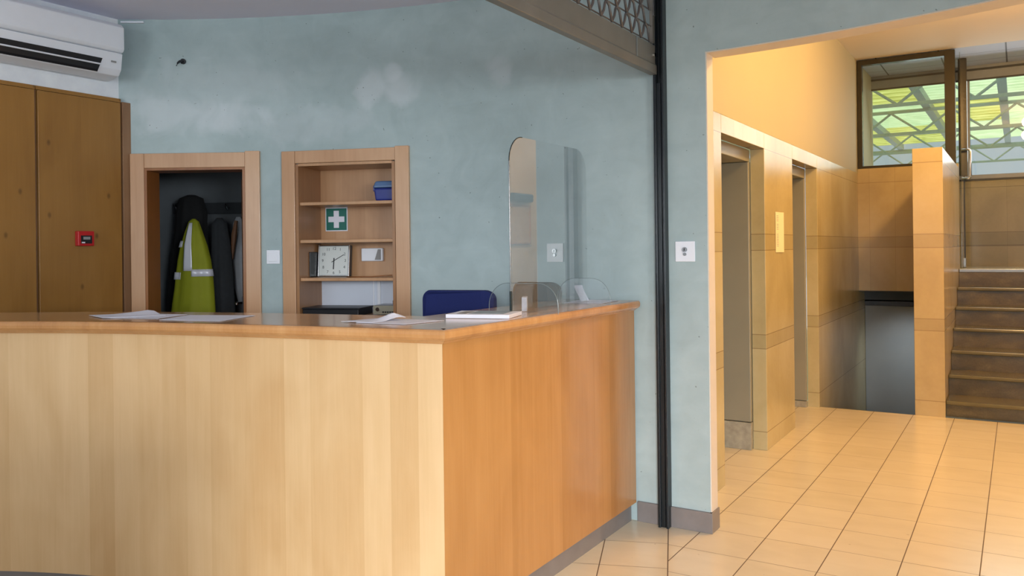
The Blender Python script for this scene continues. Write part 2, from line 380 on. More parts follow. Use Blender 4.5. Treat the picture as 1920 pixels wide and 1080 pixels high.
# round wall: an arc, a short flat, an arc; u is the running length, off the distance behind the face
CX, CY, R = -1.86, -0.93, 5.0
def wp(u, off=0.0):
    if u < 0: th = u / R; return (CX + (R + off) * math.sin(th), CY + (R + off) * math.cos(th))
    if u <= 0.36: return (CX + u, CY + R + off)
    th = (u - 0.36) / R; return (-1.5 + (R + off) * math.sin(th), CY + (R + off) * math.cos(th))
def strip(mb, u0, u1, z0, z1, o0=0.0, o1=0.10, n=None):
    n = n or max(1, int((u1 - u0) / 0.12))
    ring = []
    for i in range(n + 1):
        u = u0 + (u1 - u0) * i / n; a = wp(u, o0); b = wp(u, o1)
        ring.append([mb.b.verts.new(p) for p in ((a[0], a[1], z0), (b[0], b[1], z0), (b[0], b[1], z1), (a[0], a[1], z1))])
    for p, q in zip(ring, ring[1:]):
        for k in range(4): mb.b.faces.new([p[k], p[(k + 1) % 4], q[(k + 1) % 4], q[k]])
    mb.b.faces.new(ring[0][::-1]); mb.b.faces.new(ring[-1])

CEIL = 2.92
HC = 3.52
UD0, UD1 = -2.977, -2.348      # closet doorway
UN0, UN1 = -2.011, -1.367      # shelf niche
UE = 0.518                     # end of the wall at the hall opening
UR = 3.25                      # far side of the hall opening
# ---------------------------------------------------------------- setting
fl = MB(); fl.box(-6.2, 4.4, -4.0, 7.74, -0.12, 0.0)
struct(fl.build('floor', 'floor'), 'cream tiled floor of the lobby and hall')

g = MB()
strip(g, -3.25, UD0, 0, 3.6); strip(g, UD0, UD1, 1.976, 3.6); strip(g, UD1, UN0, 0, 3.6)
strip(g, UN0, UN1, 1.995, 3.6); strip(g, UN1, 0, 0, 3.6); strip(g, 0, 0.36, 0, 3.6, n=1); strip(g, 0.36, UE, 0, 3.6)
strip(g, UE, UR, 2.437, 3.6, 0.0, 0.14); strip(g, UR, 6.6, 0, 3.6)
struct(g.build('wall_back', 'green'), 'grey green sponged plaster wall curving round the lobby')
# pale painted faces of the hall opening
tr = MB(); a = wp(UE, 0.004); b = wp(UE, 0.10)
tr.box(a[0] - 0.002, a[0] + 0.006, a[1], b[1], 0.105, 2.437)
strip(tr, UE, UR, 2.431, 2.439, 0.003, 0.141)
struct(tr.build('trim_1', 'reveal'), 'pale painted edge of the hall opening')
# skirting
sk = MB(); sk.box(-1.735, wp(UE)[0] + 0.012, 4.055, 4.073, 0.0, 0.105); sk.box(wp(UE)[0] - 0.002, wp(UE)[0] + 0.014, 4.055, 4.175, 0.0, 0.105)
struct(sk.build('baseboard_back', 'stone_grey', bevel=0.002), 'grey stone skirting beside the hall opening')

wl = MB(); wl.box(-4.9, -4.80, -4.0, 3.22, 0, CEIL)
struct(wl.build('wall_left', 'white_wall'), 'white wall above the cabinets')
wr = MB(); wr.box(4.3, 4.4, -4.0, 2.4, 0, CEIL)
struct(wr.build('wall_right', 'white_wall'))
ce = MB(); ce.prism([(-4.9, -4.0), (4.4, -4.0), (4.4, 2.6)] + [wp(u, 0.03) for u in [5.9 - i * 0.25 for i in range(38)]], CEIL, CEIL + 0.1)
struct(ce.build('ceiling', 'ceiling'), 'grey white lobby ceiling')

# closet behind the doorway
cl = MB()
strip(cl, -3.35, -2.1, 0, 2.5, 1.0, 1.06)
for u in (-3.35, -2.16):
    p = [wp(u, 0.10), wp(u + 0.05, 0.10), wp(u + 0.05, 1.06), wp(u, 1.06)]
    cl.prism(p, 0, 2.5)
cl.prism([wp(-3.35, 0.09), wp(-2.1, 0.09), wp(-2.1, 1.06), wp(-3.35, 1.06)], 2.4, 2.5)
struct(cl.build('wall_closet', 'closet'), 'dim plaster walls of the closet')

# hall: wall with the two lift doorways
XE = -1.53
E1, E2 = (4.922, 5.91), (6.76, 7.70)
hw = MB()
for y0, y1 in ((4.10, E1[0]), (E1[1], E2[0]), (E2[1], 11.1)): hw.box(XE - 0.10, XE, y0, y1, 0 if y1 < 10 else -2.0, 2.255)
for e in (E1, E2): hw.box(XE - 0.10, XE, e[0], e[1], 2.14, 2.255)
struct(hw.build('wall_lifts', 'marble', bevel=0.003), 'polished beige marble cladding with two lift doorways')
hu = MB(); hu.box(XE - 0.10, XE - 0.001, 4.10, 11.1, 2.255, HC + 0.05)
struct(hu.build('wall_hall', 'hall_plaster'), 'cream plaster above the marble cladding')
hc = MB(); hc.box(-1.65, 1.65, 4.10, 9.9, HC, HC + 0.1)
struct(hc.build('ceiling_hall', 'hall_ceiling'), 'cream hall ceiling')
def mat_panelceil():
    m = NT('grey_panel_ceiling'); x = m.xyz(m.world())
    l = None
    for ax, s, o in ((0, 0.62, 0.1), (1, 0.42, 0.22)):
        f = m.math('FRACT', m.math('DIVIDE', m.math('ADD', x[ax], o + 20 * s), s)); q = m.math('LESS_THAN', f, 0.025)
        l = q if l is None else m.math('MAXIMUM', l, q)
    return m.fin(m.mix(l, rgb(196, 202, 222), rgb(104, 104, 116)), 0.6)
M['panelceil'] = mat_panelceil()
hc2 = MB(); hc2.box(-1.65, 1.65, 9.9, 11.1, HC, HC + 0.1)
struct(hc2.build('ceiling_landing', 'panelceil'), 'grey panelled ceiling over the landing')
hr = MB(); hr.box(1.5, 1.6, 4.0, 11.1, 0, HC)
struct(hr.build('wall_hall_right', 'hall_ceiling'))
# far wall behind the landing, below and above the windows
fw = MB(); fw.box(-1.65, 1.6, 11.0, 11.1, -2.0, 2.20)
struct(fw.build('wall_far', 'marble_far'), 'greyish marble wall behind the landing')
fw2 = MB(); fw2.box(-1.65, 1.6, 11.0, 11.1, 3.47, HC)
struct(fw2.build('trim_2', 'greyframe'))
# wall over the stair that goes down
ow = MB(); ow.box(XE, -0.763, 9.9, 10.02, 0.94, 2.30); ow.box(-0.763, -0.534, 9.901, 10.02, 0.94, 2.30)
struct(ow.build('wall_stairwell', 'marble_x'), 'beige marble wall over the stair going down')
ow = MB(); ow.box(XE, -0.60, 10.28, 10.36, 0.80, 0.95); ow.box(XE, -0.6, 9.9, 11.0, 0.93, 0.938)
struct(ow.build('trim_3', 'closet'))
# low wall between the two stairs
lw = MB(); lw.box(-0.763, -0.534, 7.74, 9.9, -1.6, 2.26)
struct(lw.build('wall_parapet', 'marble_pillar', bevel=0.003), 'free-standing beige marble wall between the two stairs')
lw = MB(); lw.box(-0.763, -0.534, 9.9, 11.0, -1.6, 0.93)
struct(lw.build('wall_landing', 'marble'))
# landing
ld = MB(); ld.box(-0.54, 1.5, 9.83, 11.0, 0.9, 1.183)
struct(ld.build('floor_landing', 'marble_far'))

# stair going down
sd = thing('descending_stairs', 'dark stair going down behind the hall floor edge', 'stairs', (-1.15, 7.74, 0))
for k in range(7):
    s_ = MB(); s_.box(XE + 1.15, -0.765 + 1.15, 0.002 + 0.29 * k, 0.29 * (k + 1) + 0.002, -0.17 * (k + 1) - 0.14, -0.17 * (k + 1)); s_.build('step', 'stair', sd, bevel=0.004)
fb = MB(); fb.box(XE, -0.763, 9.78, 11.0, -1.5, -1.36); struct(fb.build('floor_basement', 'stair'))
dr = thing('door_1', 'blue-grey door at the foot of the descending stair', 'door', (-1.15, 10.30, -1.36)); dr['kind'] = 'structure'
q = MB(); q.box(XE + 1.152, 0.385, 0.0, 0.04, 0.0, 2.105); q.build('door_leaf', 'bluegrey', dr, bevel=0.002)
q = MB(); q.box(XE + 1.152, 0.385, -0.02, 0.04, 2.108, 2.175); q.build('lintel_bar', 'dark_plastic', dr)

# stair going up
su = thing('ascending_stairs', 'worn brown stone staircase rising behind the marble pillar wall', 'stairs', (0.48, 7.78, 0))
TR = 0.33
for k in range(7):
    z = 0.135 + 0.175 * k; y = TR * k
    if k < 6:
        s_ = MB(); s_.box(-1.012, 1.018, y + 0.02, y + TR + 0.02, max(0.001, z - 0.32) if k else 0.001, z - 0.032)
        s_.build('step', 'stair', su)
        s_ = MB(); s_.box(-1.011, 1.018, y - 0.012, y + TR + 0.018, z - 0.031, z); s_.build('tread', 'tread', su, bevel=0.008)
s_ = MB(); s_.box(-1.012, 1.018, TR * 6 - 0.01, TR * 6 + 0.08, 0.85, 1.152); s_.build('step', 'stair', su)
s_ = MB(); s_.box(-1.011, 1.018, TR * 6 - 0.015, TR * 6 + 0.07, 1.153, 1.188); s_.build('landing_edge', 'steel', su, bevel=0.004)

# ---------------------------------------------------------------- windows on the stair
w1 = thing('window_1', 'bronze-framed glazed screen over the stairwell wall', 'window', (-1.05, 9.93, 2.30)); w1['kind'] = 'structure'
x0, x1 = XE + 1.055, -0.556 + 1.05
f = MB(); f.box(x0, x0 + 0.05, -0.03, 0.05, 0.002, 1.21); f.box(x1 - 0.10, x1, -0.03, 0.05, 0.002, 1.21)
f.box(x0 + 0.05, x1 - 0.10, -0.03, 0.05, 1.155, 1.21); f.box(x0 + 0.05, x1 - 0.10, -0.03, 0.05, 0.002, 0.028)
f.build('window_frame', 'bronze', w1, bevel=0.002)
f = MB(); f.box(x0 + 0.05, x1 - 0.10, 0.0, 0.008, 0.028, 1.155); f.build('pane', 'pane', w1)
w2 = thing('window_2', 'high windows looking out to the glazed canopy', 'window', (0, 11.0, 2.20)); w2['kind'] = 'structure'
f = MB(); f.box(-1.64, 1.5, 0.0, 0.08, 0, 0.05); f.box(-1.64, 1.5, 0.0, 0.08, 1.16, 1.27)
for x in (-1.64, -0.555, 0.55, 1.42): f.box(x, x + 0.085, 0.002, 0.078, 0.05, 1.16)
f.build('window_frame', 'greyframe', w2, bevel=0.003)
f = MB(); f.box(-1.64, 1.5, -0.012, 0.0, 1.145, 1.165); f.box(-1.64, 1.5, -0.012, 0.0, -0.02, 0.0); f.box(-1.64, 1.5, -0.012, 0.0, 1.262, 1.285); f.build('dark_gasket', 'dark_plastic', w2)
f = MB(); f.box(-1.64, 1.5, 0.035, 0.043, 0.05, 1.16); f.build('pane', 'pane', w2)

gd = thing('glass_door', 'frameless glass door with chrome handle at the stair head', 'door', (-0.515, 9.97, 1.19))
f = MB(); f.box(-0.005, 0.005, 0.0, 0.50, 0.01, 2.30); f.build('pane', 'doorglass', gd)
f = MB(); f.box(-0.012, 0.012, 0.50, 0.515, 0.0, 1.02); f.build('edge_seal', 'dark_plastic', gd)
f = MB(); f.box(-0.045, 0.04, 0.50, 0.58, 1.02, 2.325); f.build('post', 'bronze', gd, bevel=0.003)
f = MB(); f.tube([(-0.0, 0.42, 0.98), (0.055, 0.42, 0.98), (0.068, 0.42, 0.99), (0.072, 0.42, 1.01), (0.072, 0.42, 1.27), (0.068, 0.42, 1.29), (0.055, 0.42, 1.30), (0, 0.42, 1.30)], 0.013, 12)
f.build('handle', 'chrome', gd, smooth=True)
f = MB(); f.box(-0.018, 0.018, 0.42, 0.515, 0.0, 0.10); f.build('patch_fitting', 'steel', gd, bevel=0.002)

# ---------------------------------------------------------------- canopy seen through the windows
cp = thing('station_canopy', 'glazed canopy roof with grey lattice trusses beyond the stair windows', 'canopy', (0, 0, 0))
ZR = 6.4
cols = 12
RP = 7.0
xs = [-22 + 2.4 * i for i in range(15)]
for i in range(14):
    for j in range(5):
        y0 = 12.6 + RP * j; yel = (i % 3 == 1 and j != 3) or (i + 2 * j) % 7 == 0
        q = MB(); q.box(xs[i] + 0.1, xs[i + 1] - 0.1, y0 + 0.05, y0 + RP - 0.05, ZR + 0.3, ZR + 0.32)
        o = q.build('roof_sheet', 'roof_yellow' if yel else 'roof_pale', cp); o['label'] = 'yellow translucent roof sheet' if yel else 'pale green translucent roof sheet'
for x in xs:
    b_ = MB(); b_.box(x - 0.13, x + 0.13, 12.6, 47.6, ZR + 0.02, ZR + 0.28); b_.build('beam', 'truss', cp)
for j in range(6):
    y = 12.6 + RP * j; b_ = MB()
    b_.box(-22, 12, y - 0.05, y + 0.05, ZR - 0.09, ZR + 0.02); b_.box(-22, 12, y - 0.05, y + 0.05, ZR - 0.9, ZR - 0.8)
    n = 17
    for k in range(n):
        xa = -22 + 34 * k / n; xb = -22 + 34 * (k + 0.5) / n; xc = -22 + 34 * (k + 1) / n
        b_.tube([(xa, y, ZR - 0.08), (xb, y, ZR - 0.84)], 0.045, 6); b_.tube([(xb, y, ZR - 0.84), (xc, y, ZR - 0.08)], 0.045, 6)
    b_.build('truss', 'truss', cp)
for x in (-14.8, 9.2):
    for y in (33.6, 47.6):
        b_ = MB(); b_.cyl((x, y, -3), (x, y, ZR), 0.16, 12); b_.build('column', 'truss', cp, smooth=True)
gr = MB(); gr.box(-60, 60, 11.4, 120, -3.1, -3.0)
M['pave'] = plain('pale_paving', rgb(176, 182, 186), 0.8)
struct(gr.build('ground', 'pave'), 'pale paved ground outside the windows')

# ---------------------------------------------------------------- lifts
def lift(name, y0, y1, label, plinth):
    t = thing(name, label, 'lift doorway', (XE - 0.10, (y0 + y1) / 2, 0))
    h = (y1 - y0) / 2
    f = MB()
    for s in (-1, 1): f.box(-0.40, -0.002, s * (h - 0.001), s * (h - 0.045), plinth, 2.05)
    f.box(-0.40, -0.002, -h + 0.001, h - 0.001, 2.052, 2.139)
    f.build('jamb_lining', 'grey_metal', t, bevel=0.004)
    f = MB(); f.box(-0.46, -0.44, -h + 0.02, -0.003, 0.005, 2.05); f.build('door_leaf', 'steel', t)
    f = MB(); f.box(-0.46, -0.44, 0.003, h - 0.02, 0.005, 2.05); f.build('door_leaf', 'steel', t)
    M.setdefault('dirty', plain('scuffed_grey_stone', rgb(160, 154, 136), 0.6, vary=0.5, sc=18))
    if plinth:
        for s in (-1, 1):
            f = MB(); f.box(-0.40, 0.0, s * (h - 0.001), s * (h - 0.049), 0.0, plinth - 0.006); f.build('plinth_block', 'dirty', t, bevel=0.003)
    bk = MB(); bk.box(-0.52, -0.48, -h - 0.1, h + 0.1, 0, 2.2); bk.build('shaft_panel', 'dark_plastic', t)
lift('lift_doorway', E1[0], E1[1], 'near lift doorway with grey lining and scuffed plinth block', 0.20)
lift('lift_doorway', E2[0], E2[1], 'far lift doorway, narrower looking, next to the descending stair', 0.06)
nt = thing('notice_sheet', 'cream printed sheet taped to the marble pier between the lifts', 'notice', (XE + 0.001, 6.295, 1.552))
f = MB(); n = 8
for i in range(n):
    a = -0.1 + 0.2 * i / n; b2 = -0.1 + 0.2 * (i + 1) / n
    ha = 0.002 + 0.012 * (i / n) ** 3; hb = 0.002 + 0.012 * ((i + 1) / n) ** 3
    f.hull8([(ha, a, -0.15), (ha + 0.001, a, -0.15), (hb + 0.001, b2, -0.15), (hb, b2, -0.15), (ha, a, 0.15), (ha + 0.001, a, 0.15), (hb + 0.001, b2, 0.15), (hb, b2, 0.15)])
f.build('sheet', 'cream_paper', nt)
f = MB()
for i in range(19):
    z = 0.12 - i * 0.0125
    if i in (4, 9, 10): continue
    f.box(0.0034, 0.0040, -0.07, -0.07 + random.uniform(0.05, 0.105), z, z + 0.0035)
o = f.build('printed_lines', 'ink', nt)

# notice board and dispenser on the right hall wall (mirrored in the acrylic screen)
nb = thing('notice_board', 'tan framed notice board on the right hall wall', 'notice board', (1.5, 8.55, 1.75))
f = MB(); f.box(-0.02, 0, -0.25, 0.25, -0.22, 0.22); f.build('board', 'cork', nb)
f = MB(); f.box(-0.03, 0, -0.27, -0.25, -0.24, 0.24); f.box(-0.03, 0, 0.25, 0.27, -0.24, 0.24); f.box(-0.03, 0, -0.25, 0.25, 0.22, 0.24); f.box(-0.03, 0, -0.25, 0.25, -0.24, -0.22); f.build('board_frame', 'frame', nb)
ds = MB(); ds.box(1.40, 1.499, 8.32, 8.78, 2.02, 2.12); tag(ds.build('wall_lamp', 'dispenser', bevel=0.02), 'dark box lamp above the notice board', 'lamp')

# ---------------------------------------------------------------- reception counter
OUT = [(-4.735, 1.20), (-4.35, 1.42), (-4.0, 1.64), (-3.66, 1.825), (-3.327, 1.965), (-2.955, 2.078), (-2.449, 2.186), (-2.1, 2.248), (-1.879, 2.284), (-1.70, 2.312)]
def smoothline(p, n=5):
    r = []
    for i in range(len(p) - 1):
        p0, p1, p2, p3 = p[max(i - 1, 0)], p[i], p[i + 1], p[min(i + 2, len(p) - 1)]
        for k in range(n):
            t = k / n
            r.append(tuple(0.5 * ((2 * p1[j]) + (-p0[j] + p2[j]) * t + (2 * p0[j] - 5 * p1[j] + 4 * p2[j] - p3[j]) * t * t + (-p0[j] + 3 * p1[j] - 3 * p2[j] + p3[j]) * t ** 3) for j in (0, 1)))
    r.append(p[-1]); return r
FR = smoothline(OUT)
def offs(line, d):
    r = []
    for i, p in enumerate(line):
        a = line[max(i - 1, 0)]; b = line[min(i + 1, len(line) - 1)]
        t = Vector((b[0] - a[0], b[1] - a[1])).normalized(); r.append((p[0] - t.y * d, p[1] + t.x * d))
    return r
def clip_x(line, x):
    line = [(max(p[0], -4.735), p[1]) for p in line]
    r = [p for p in line if p[0] < x]
    a = r[-1]; b = line[len(r)] if len(line) > len(r) else (a[0] + (a[0] - r[-2][0]), a[1] + (a[1] - r[-2][1]))
    t = (x - a[0]) / (b[0] - a[0]); r.append((x, a[1] + (b[1] - a[1]) * t)); return r
TOP = 1.17
ct = thing('reception_counter', 'curved pale maple and beech reception counter with wood top', 'reception counter', (0, 0, 0))
def lshape(xo, d, xi, di, yb, z0, z1):
    mb = MB(); o_ = clip_x(offs(FR, d), xo); i_ = clip_x(offs(FR, di), xi)
    mb.prism(o_ + [(xo, yb), (xi, yb)] + i_[::-1], z0, z1); return mb
# front board and side board, each its own veneer
def wallboard(line, d0, d1, x, z0, z1):
    mb = MB(); a = clip_x(offs(line, d0), x); b = clip_x(offs(line, d1), x)
    mb.prism(a + b[::-1], z0, z1); return mb
wallboard(FR, 0.045, 0.07, -1.742, 0.1, 1.118).build('front_panel', 'maple', ct)
ys = clip_x(offs(FR, 0.045), -1.742)[-1][1]
f = MB(); f.box(-1.765, -1.74, ys + 0.001, 4.055, 0.1, 1.118); o = f.build('side_panel', 'beech', ct); o['label'] = 'orange beech side panel'
f = MB(); f.box(-1.80, -1.768, ys + 0.04, 4.052, 0.0, 0.1)
f.build('side_plinth', 'stone_grey', ct)
f = wallboard(FR, 0.075, 0.10, -1.80, 0.0, 0.1); f.build('front_plinth', 'stone_grey', ct)
# inner carcass
f = MB(); f.box(-2.10, -2.08, 2.85, 4.052, 0.0, 1.118); f.build('inner_panel', 'cab_side', ct)
f = wallboard(FR, 0.46, 0.48, -2.11, 0.0, 1.118); f.build('inner_panel', 'cab_side', ct)
# worktop and nosing
lshape(-1.712, 0.012, -2.15, 0.53, 4.055, 1.152, TOP).build('countertop', 'top', ct)
def nosing(path, m):
    # profile (out, z): bull-nosed upper lip over a cove
    prof = [(0.055, 1.1185), (0.030, 1.1185), (0.020, 1.126), (0.008, 1.133), (0.0, 1.141), (-0.002, 1.153), (0.0, 1.163), (0.005, 1.169), (0.014, 1.1705), (0.055, 1.1705)]
    mb = MB(); rows = []
    for (p, nrm) in path: rows.append([mb.b.verts.new((p[0] - nrm[0] * a, p[1] - nrm[1] * a, z)) for a, z in prof])
    for r0, r1 in zip(rows, rows[1:]):
        for k in range(len(prof)): mb.b.faces.new([r0[k], r0[(k + 1) % len(prof)], r1[(k + 1) % len(prof)], r1[k]])
    mb.b.faces.new(rows[0][::-1]); mb.b.faces.new(rows[-1]); return mb
pth = []
for i, p in enumerate(FR):
    a = FR[max(i - 1, 0)]; b = FR[min(i + 1, len(FR) - 1)]; t = Vector((b[0] - a[0], b[1] - a[1])).normalized()
    pth.append((p, (t.y, -t.x)))
t = Vector((FR[-1][0] - FR[-2][0], FR[-1][1] - FR[-2][1])).normalized(); n1 = Vector((t.y, -t.x)); n2 = Vector((1, 0)); mit = (n1 + n2) / (1 + n1.dot(n2))
pth[-1] = (FR[-1], (mit.x, mit.y))
nosing(pth, 'nose').build('front_nosing', 'nose', ct)
nosing([(FR[-1], (mit.x, mit.y)), ((-1.70, 4.04), (1, 0)), ((-1.705, 4.052), (1, 0))], 'nose').build('side_nosing', 'nose', ct)

# ---------------------------------------------------------------- papers on the counter
def sheet(name, c, z, label, cat, m='paper', th=0.0012, curl=None, group=None):
    # c: four corners (x, y) counter-clockwise; curl: corner index raised
    ox = sum(p[0] for p in c) / 4; oy = sum(p[1] for p in c) / 4
    mb = MB(); n = 10; top = []; bot = []
    for i in range(n + 1):
        rt, rb = [], []
        for j in range(n + 1):
            u, v = i / n, j / n
            x = (c[0][0] * (1 - u) + c[1][0] * u) * (1 - v) + (c[3][0] * (1 - u) + c[2][0] * u) * v - ox
            y = (c[0][1] * (1 - u) + c[1][1] * u) * (1 - v) + (c[3][1] * (1 - u) + c[2][1] * u) * v - oy
            hz = 0.0
            if curl is not None:
                cu, cv, amt, rad_ = curl
                d = math.hypot(u - cu, v - cv); hz = amt * max(0, 1 - d / rad_) ** 1.5
            rt.append(mb.b.verts.new((x, y, hz + th))); rb.append(mb.b.verts.new((x, y, hz)))
        top.append(rt); bot.append(rb)
    for i in range(n):
        for j in range(n):
            mb.b.faces.new([top[i][j], top[i + 1][j], top[i + 1][j + 1], top[i][j + 1]]); mb.b.faces.new([bot[i][j], bot[i][j + 1], bot[i + 1][j + 1], bot[i + 1][j]])
    for i in range(n):
        for A in ((0, i, 0, i + 1), (n, i, n, i + 1), (i, 0, i + 1, 0), (i, n, i + 1, n)):
            a, b, c_, d_ = A; mb.b.faces.new([top[a][b], top[c_][d_], bot[c_][d_], bot[a][b]])
    o = mb.build(name, m); o.location = (ox, oy, z); return tag(o, label, cat, group)
Z = TOP + 0.0015
sheet('paper_sheet', [(-3.40, 2.115), (-3.13, 2.20), (-3.205, 2.40), (-3.47, 2.34)], Z, 'leftmost white sheet, lying flat, partly under a curled sheet', 'paper')
sheet('paper_sheet', [(-3.58, 2.165), (-3.37, 2.10), (-3.22, 2.30), (-3.44, 2.38)], Z + 0.002, 'curled white sheet overlapping the leftmost sheet on the counter', 'paper', curl=(0.2, 0.9, 0.016, 0.6))
sheet('paper_sheet', [(-3.06, 2.155), (-2.76, 2.222), (-2.86, 2.49), (-3.16, 2.38)], Z, 'large flat white sheet in front of the closet doorway', 'paper')
sheet('paper_sheet', [(-2.19, 2.40), (-1.965, 2.42), (-1.93, 2.62), (-2.20, 2.60)], Z, 'white sheet under the folded one, in front of the chair', 'paper')
sheet('paper_sheet', [(-2.27, 2.40), (-2.13, 2.42), (-2.09, 2.58), (-2.22, 2.60)], Z + 0.002, 'small folded white sheet with raised corner near the counter corner', 'paper', curl=(0.75, 0.8, 0.03, 0.55))
sheet('paper_sheet', [(-1.98, 3.72), (-1.78, 3.74), (-1.80, 4.00), (-2.02, 3.98)], Z, 'white sheet at the wall end of the counter', 'paper')
mg = thing('magazine', 'thick white magazine with grey cover picture beside the acrylic screen', 'magazine', (-1.895, 2.855, TOP + 0.001), math.radians(16))
f = MB(); f.box(-0.135, 0.135, -0.10, 0.10, 0.0, 0.016); f.build('pages', 'paper', mg, bevel=0.002)
f = MB(); f.box(-0.05, 0.10, -0.06, 0.085, 0.0162, 0.0168); f.build('cover_picture', 'photo', mg)
f = MB(); f.box(-0.10, -0.06, -0.07, 0.06, 0.0162, 0.0166); f.build('cover_print', 'ink', mg)

# acrylic screen with two feet
AX, A0, A1 = -1.84, 2.975, 3.70
sc = thing('acrylic_screen', 'clear acrylic sneeze guard with rounded top corners on the counter', 'screen', (AX, (A0 + A1) / 2, TOP + 0.001))
def rounded(w, h, r, n=10):
    pts = [(-w, 0.0), (w, 0.0)]
    for k in range(n + 1): a = PI / 2 * k / n; pts.append((w - r + r * math.cos(a), h - r + r * math.sin(a)))
    for k in range(n + 1): a = PI / 2 + PI / 2 * k / n; pts.append((-w + r + r * math.cos(a), h - r + r * math.sin(a)))
    return pts
hw_ = (A1 - A0) / 2
f = MB(); f.prism(rounded(hw_, 0.765, 0.11), -0.0025, 0.0025, 'yz'); f.build('panel', 'plexi', sc)
M['edge'] = plain('dark_acrylic_edge', rgb(40, 52, 54), 0.2)
f = MB(); ring = rounded(hw_, 0.765, 0.11)[1:] + [(-hw_, 0.0)]
f.tube([(0, a + 0.0, b) for a, b in ring[12:]], 0.0026, 6); f.build('polished_edge', 'edge', sc)
for yy, wd in ((-hw_ + 0.10, 0.175), (hw_ - 0.04, 0.145)):
    f = MB(); f.prism([(p[0], p[1]) for p in rounded(wd, 0.13, 0.10)], yy - 0.0025, yy + 0.0025, 'xz'); ft = f.build('foot', 'plexi_foot', sc)
    f = MB(); f.tube([(p[0], yy, p[1]) for p in rounded(wd, 0.13, 0.10)[1:] + [(-wd, 0.0)]], 0.0013, 6); f.build('foot_edge', 'soft_edge', ft)
f = MB(); f.box(-0.004, 0.004, -hw_ - 0.003, -hw_ + 0.008, 0.0, 0.10); f.build('slot', 'edge', sc)
# leaflet stack and curled leaflet behind the screen
lf = MB(); lf.box(-0.012, 0.012, -0.05, 0.05, 0, 0.062); o = lf.build('leaflet_stack', 'paper', bevel=0.002); o.location = (-1.905, 3.20, TOP + 0.001); o.rotation_euler = (0, 0, 0.5)
tag(o, 'small stack of white leaflets behind the acrylic screen', 'leaflets')
o = MB()
for k in range(8):
    a = k / 7 * 0.9; a2 = (k + 1) / 7 * 0.9
    o.hull8([(0.06 * math.sin(a), -0.03, 0.01 * k), (0.06 * math.sin(a) + 0.002, -0.03, 0.01 * k), (0.06 * math.sin(a) + 0.002, 0.03, 0.01 * k), (0.06 * math.sin(a), 0.03, 0.01 * k),
             (0.06 * math.sin(a2), -0.03, 0.01 * (k + 1)), (0.06 * math.sin(a2) + 0.002, -0.03, 0.01 * (k + 1)), (0.06 * math.sin(a2) + 0.002, 0.03, 0.01 * (k + 1)), (0.06 * math.sin(a2), 0.03, 0.01 * (k + 1))])
o = o.build('curled_leaflet', 'paper'); o.location = (-1.95, 3.90, TOP + 0.003); o.rotation_euler = (0, 0, PI * 0.9); tag(o, 'curled white leaflet standing at the wall end of the counter', 'leaflet')

# ---------------------------------------------------------------- office chairs
def office_chair(loc, rz, m, label, backz=1.10, w=0.24, h=0.22, sw=0.23, lr=0.27):
    t = thing('office_chair', label, 'chair', loc, rz)
    f = MB(); n = 12; rows = []
    # back: a padded, slightly curved rounded rectangle
    prof = []
    pts = []
    r = 0.05
    for cx_, cz_, a0 in ((w - r, h / 2 - r, 0), (-w + r, h / 2 - r, 90), (-w + r, -h / 2 - 0.03 + r, 180), (w - r, -h / 2 - 0.03 + r, 270)):
        for k in range(7):
            a = math.radians(a0 + 15 * k); pts.append((cx_ + r * math.cos(a), cz_ + r * math.sin(a)))
    def layer(y, s): return [f.b.verts.new((p[0] * s, y + 0.05 * (p[0] / w) ** 2, backz + p[1] * s)) for p in pts]
    L = [layer(-0.03, 0.90), layer(-0.024, 0.97), layer(0.0, 1.0), layer(0.024, 0.97), layer(0.03, 0.90)]
    for a, b in zip(L, L[1:]):
        for k in range(len(pts)): f.b.faces.new([a[k], a[(k + 1) % len(pts)], b[(k + 1) % len(pts)], b[k]])
    f.b.faces.new(L[0][::-1]); f.b.faces.new(L[-1])
    f.build('backrest', m, t, smooth=False)
    f = MB(); f.box(-sw, sw, -0.24 - lr * 0.75, -0.04, 0.45, 0.53); f.build('seat', m, t, bevel=0.03, seg=4)
    f = MB(); f.tube([(0, 0.035, backz - 0.05), (0, 0.075, backz - 0.25), (0, 0.06, 0.5), (0, -0.05, 0.44), (0, -0.22, 0.44)], 0.02, 8); f.build('back_bracket', 'dark_plastic', t, smooth=True)
    f = MB(); f.cyl((0, -0.24, 0.1), (0, -0.24, 0.45), 0.028); f.build('gas_column', 'dark_plastic', t, smooth=True)
    for k in range(5):
        a = 2 * PI * k / 5; f = MB(); e = (lr * math.cos(a), -0.24 + lr * math.sin(a))
        f.tube([(0, -0.24, 0.12), (e[0], e[1], 0.075)], [0.03, 0.018], 8); l = f.build('leg', 'dark_plastic', t)
        f = MB(); f.cyl((e[0] - 0.012, e[1], 0.028), (e[0] + 0.012, e[1], 0.028), 0.028); f.cyl((e[0], e[1], 0.03), (e[0], e[1], 0.08), 0.008, 8); f.build('castor', 'dark_plastic', l)
office_chair((-2.43, 3.40, 0), math.radians(14), 'blue', 'navy blue office chair behind the counter', 1.15, 0.20, 0.19)
office_chair((-2.295, 3.95, 0), math.radians(4), 'darkfab', 'dark grey office chair seen through the acrylic screen', 1.165, 0.145, 0.20, 0.15, 0.15)

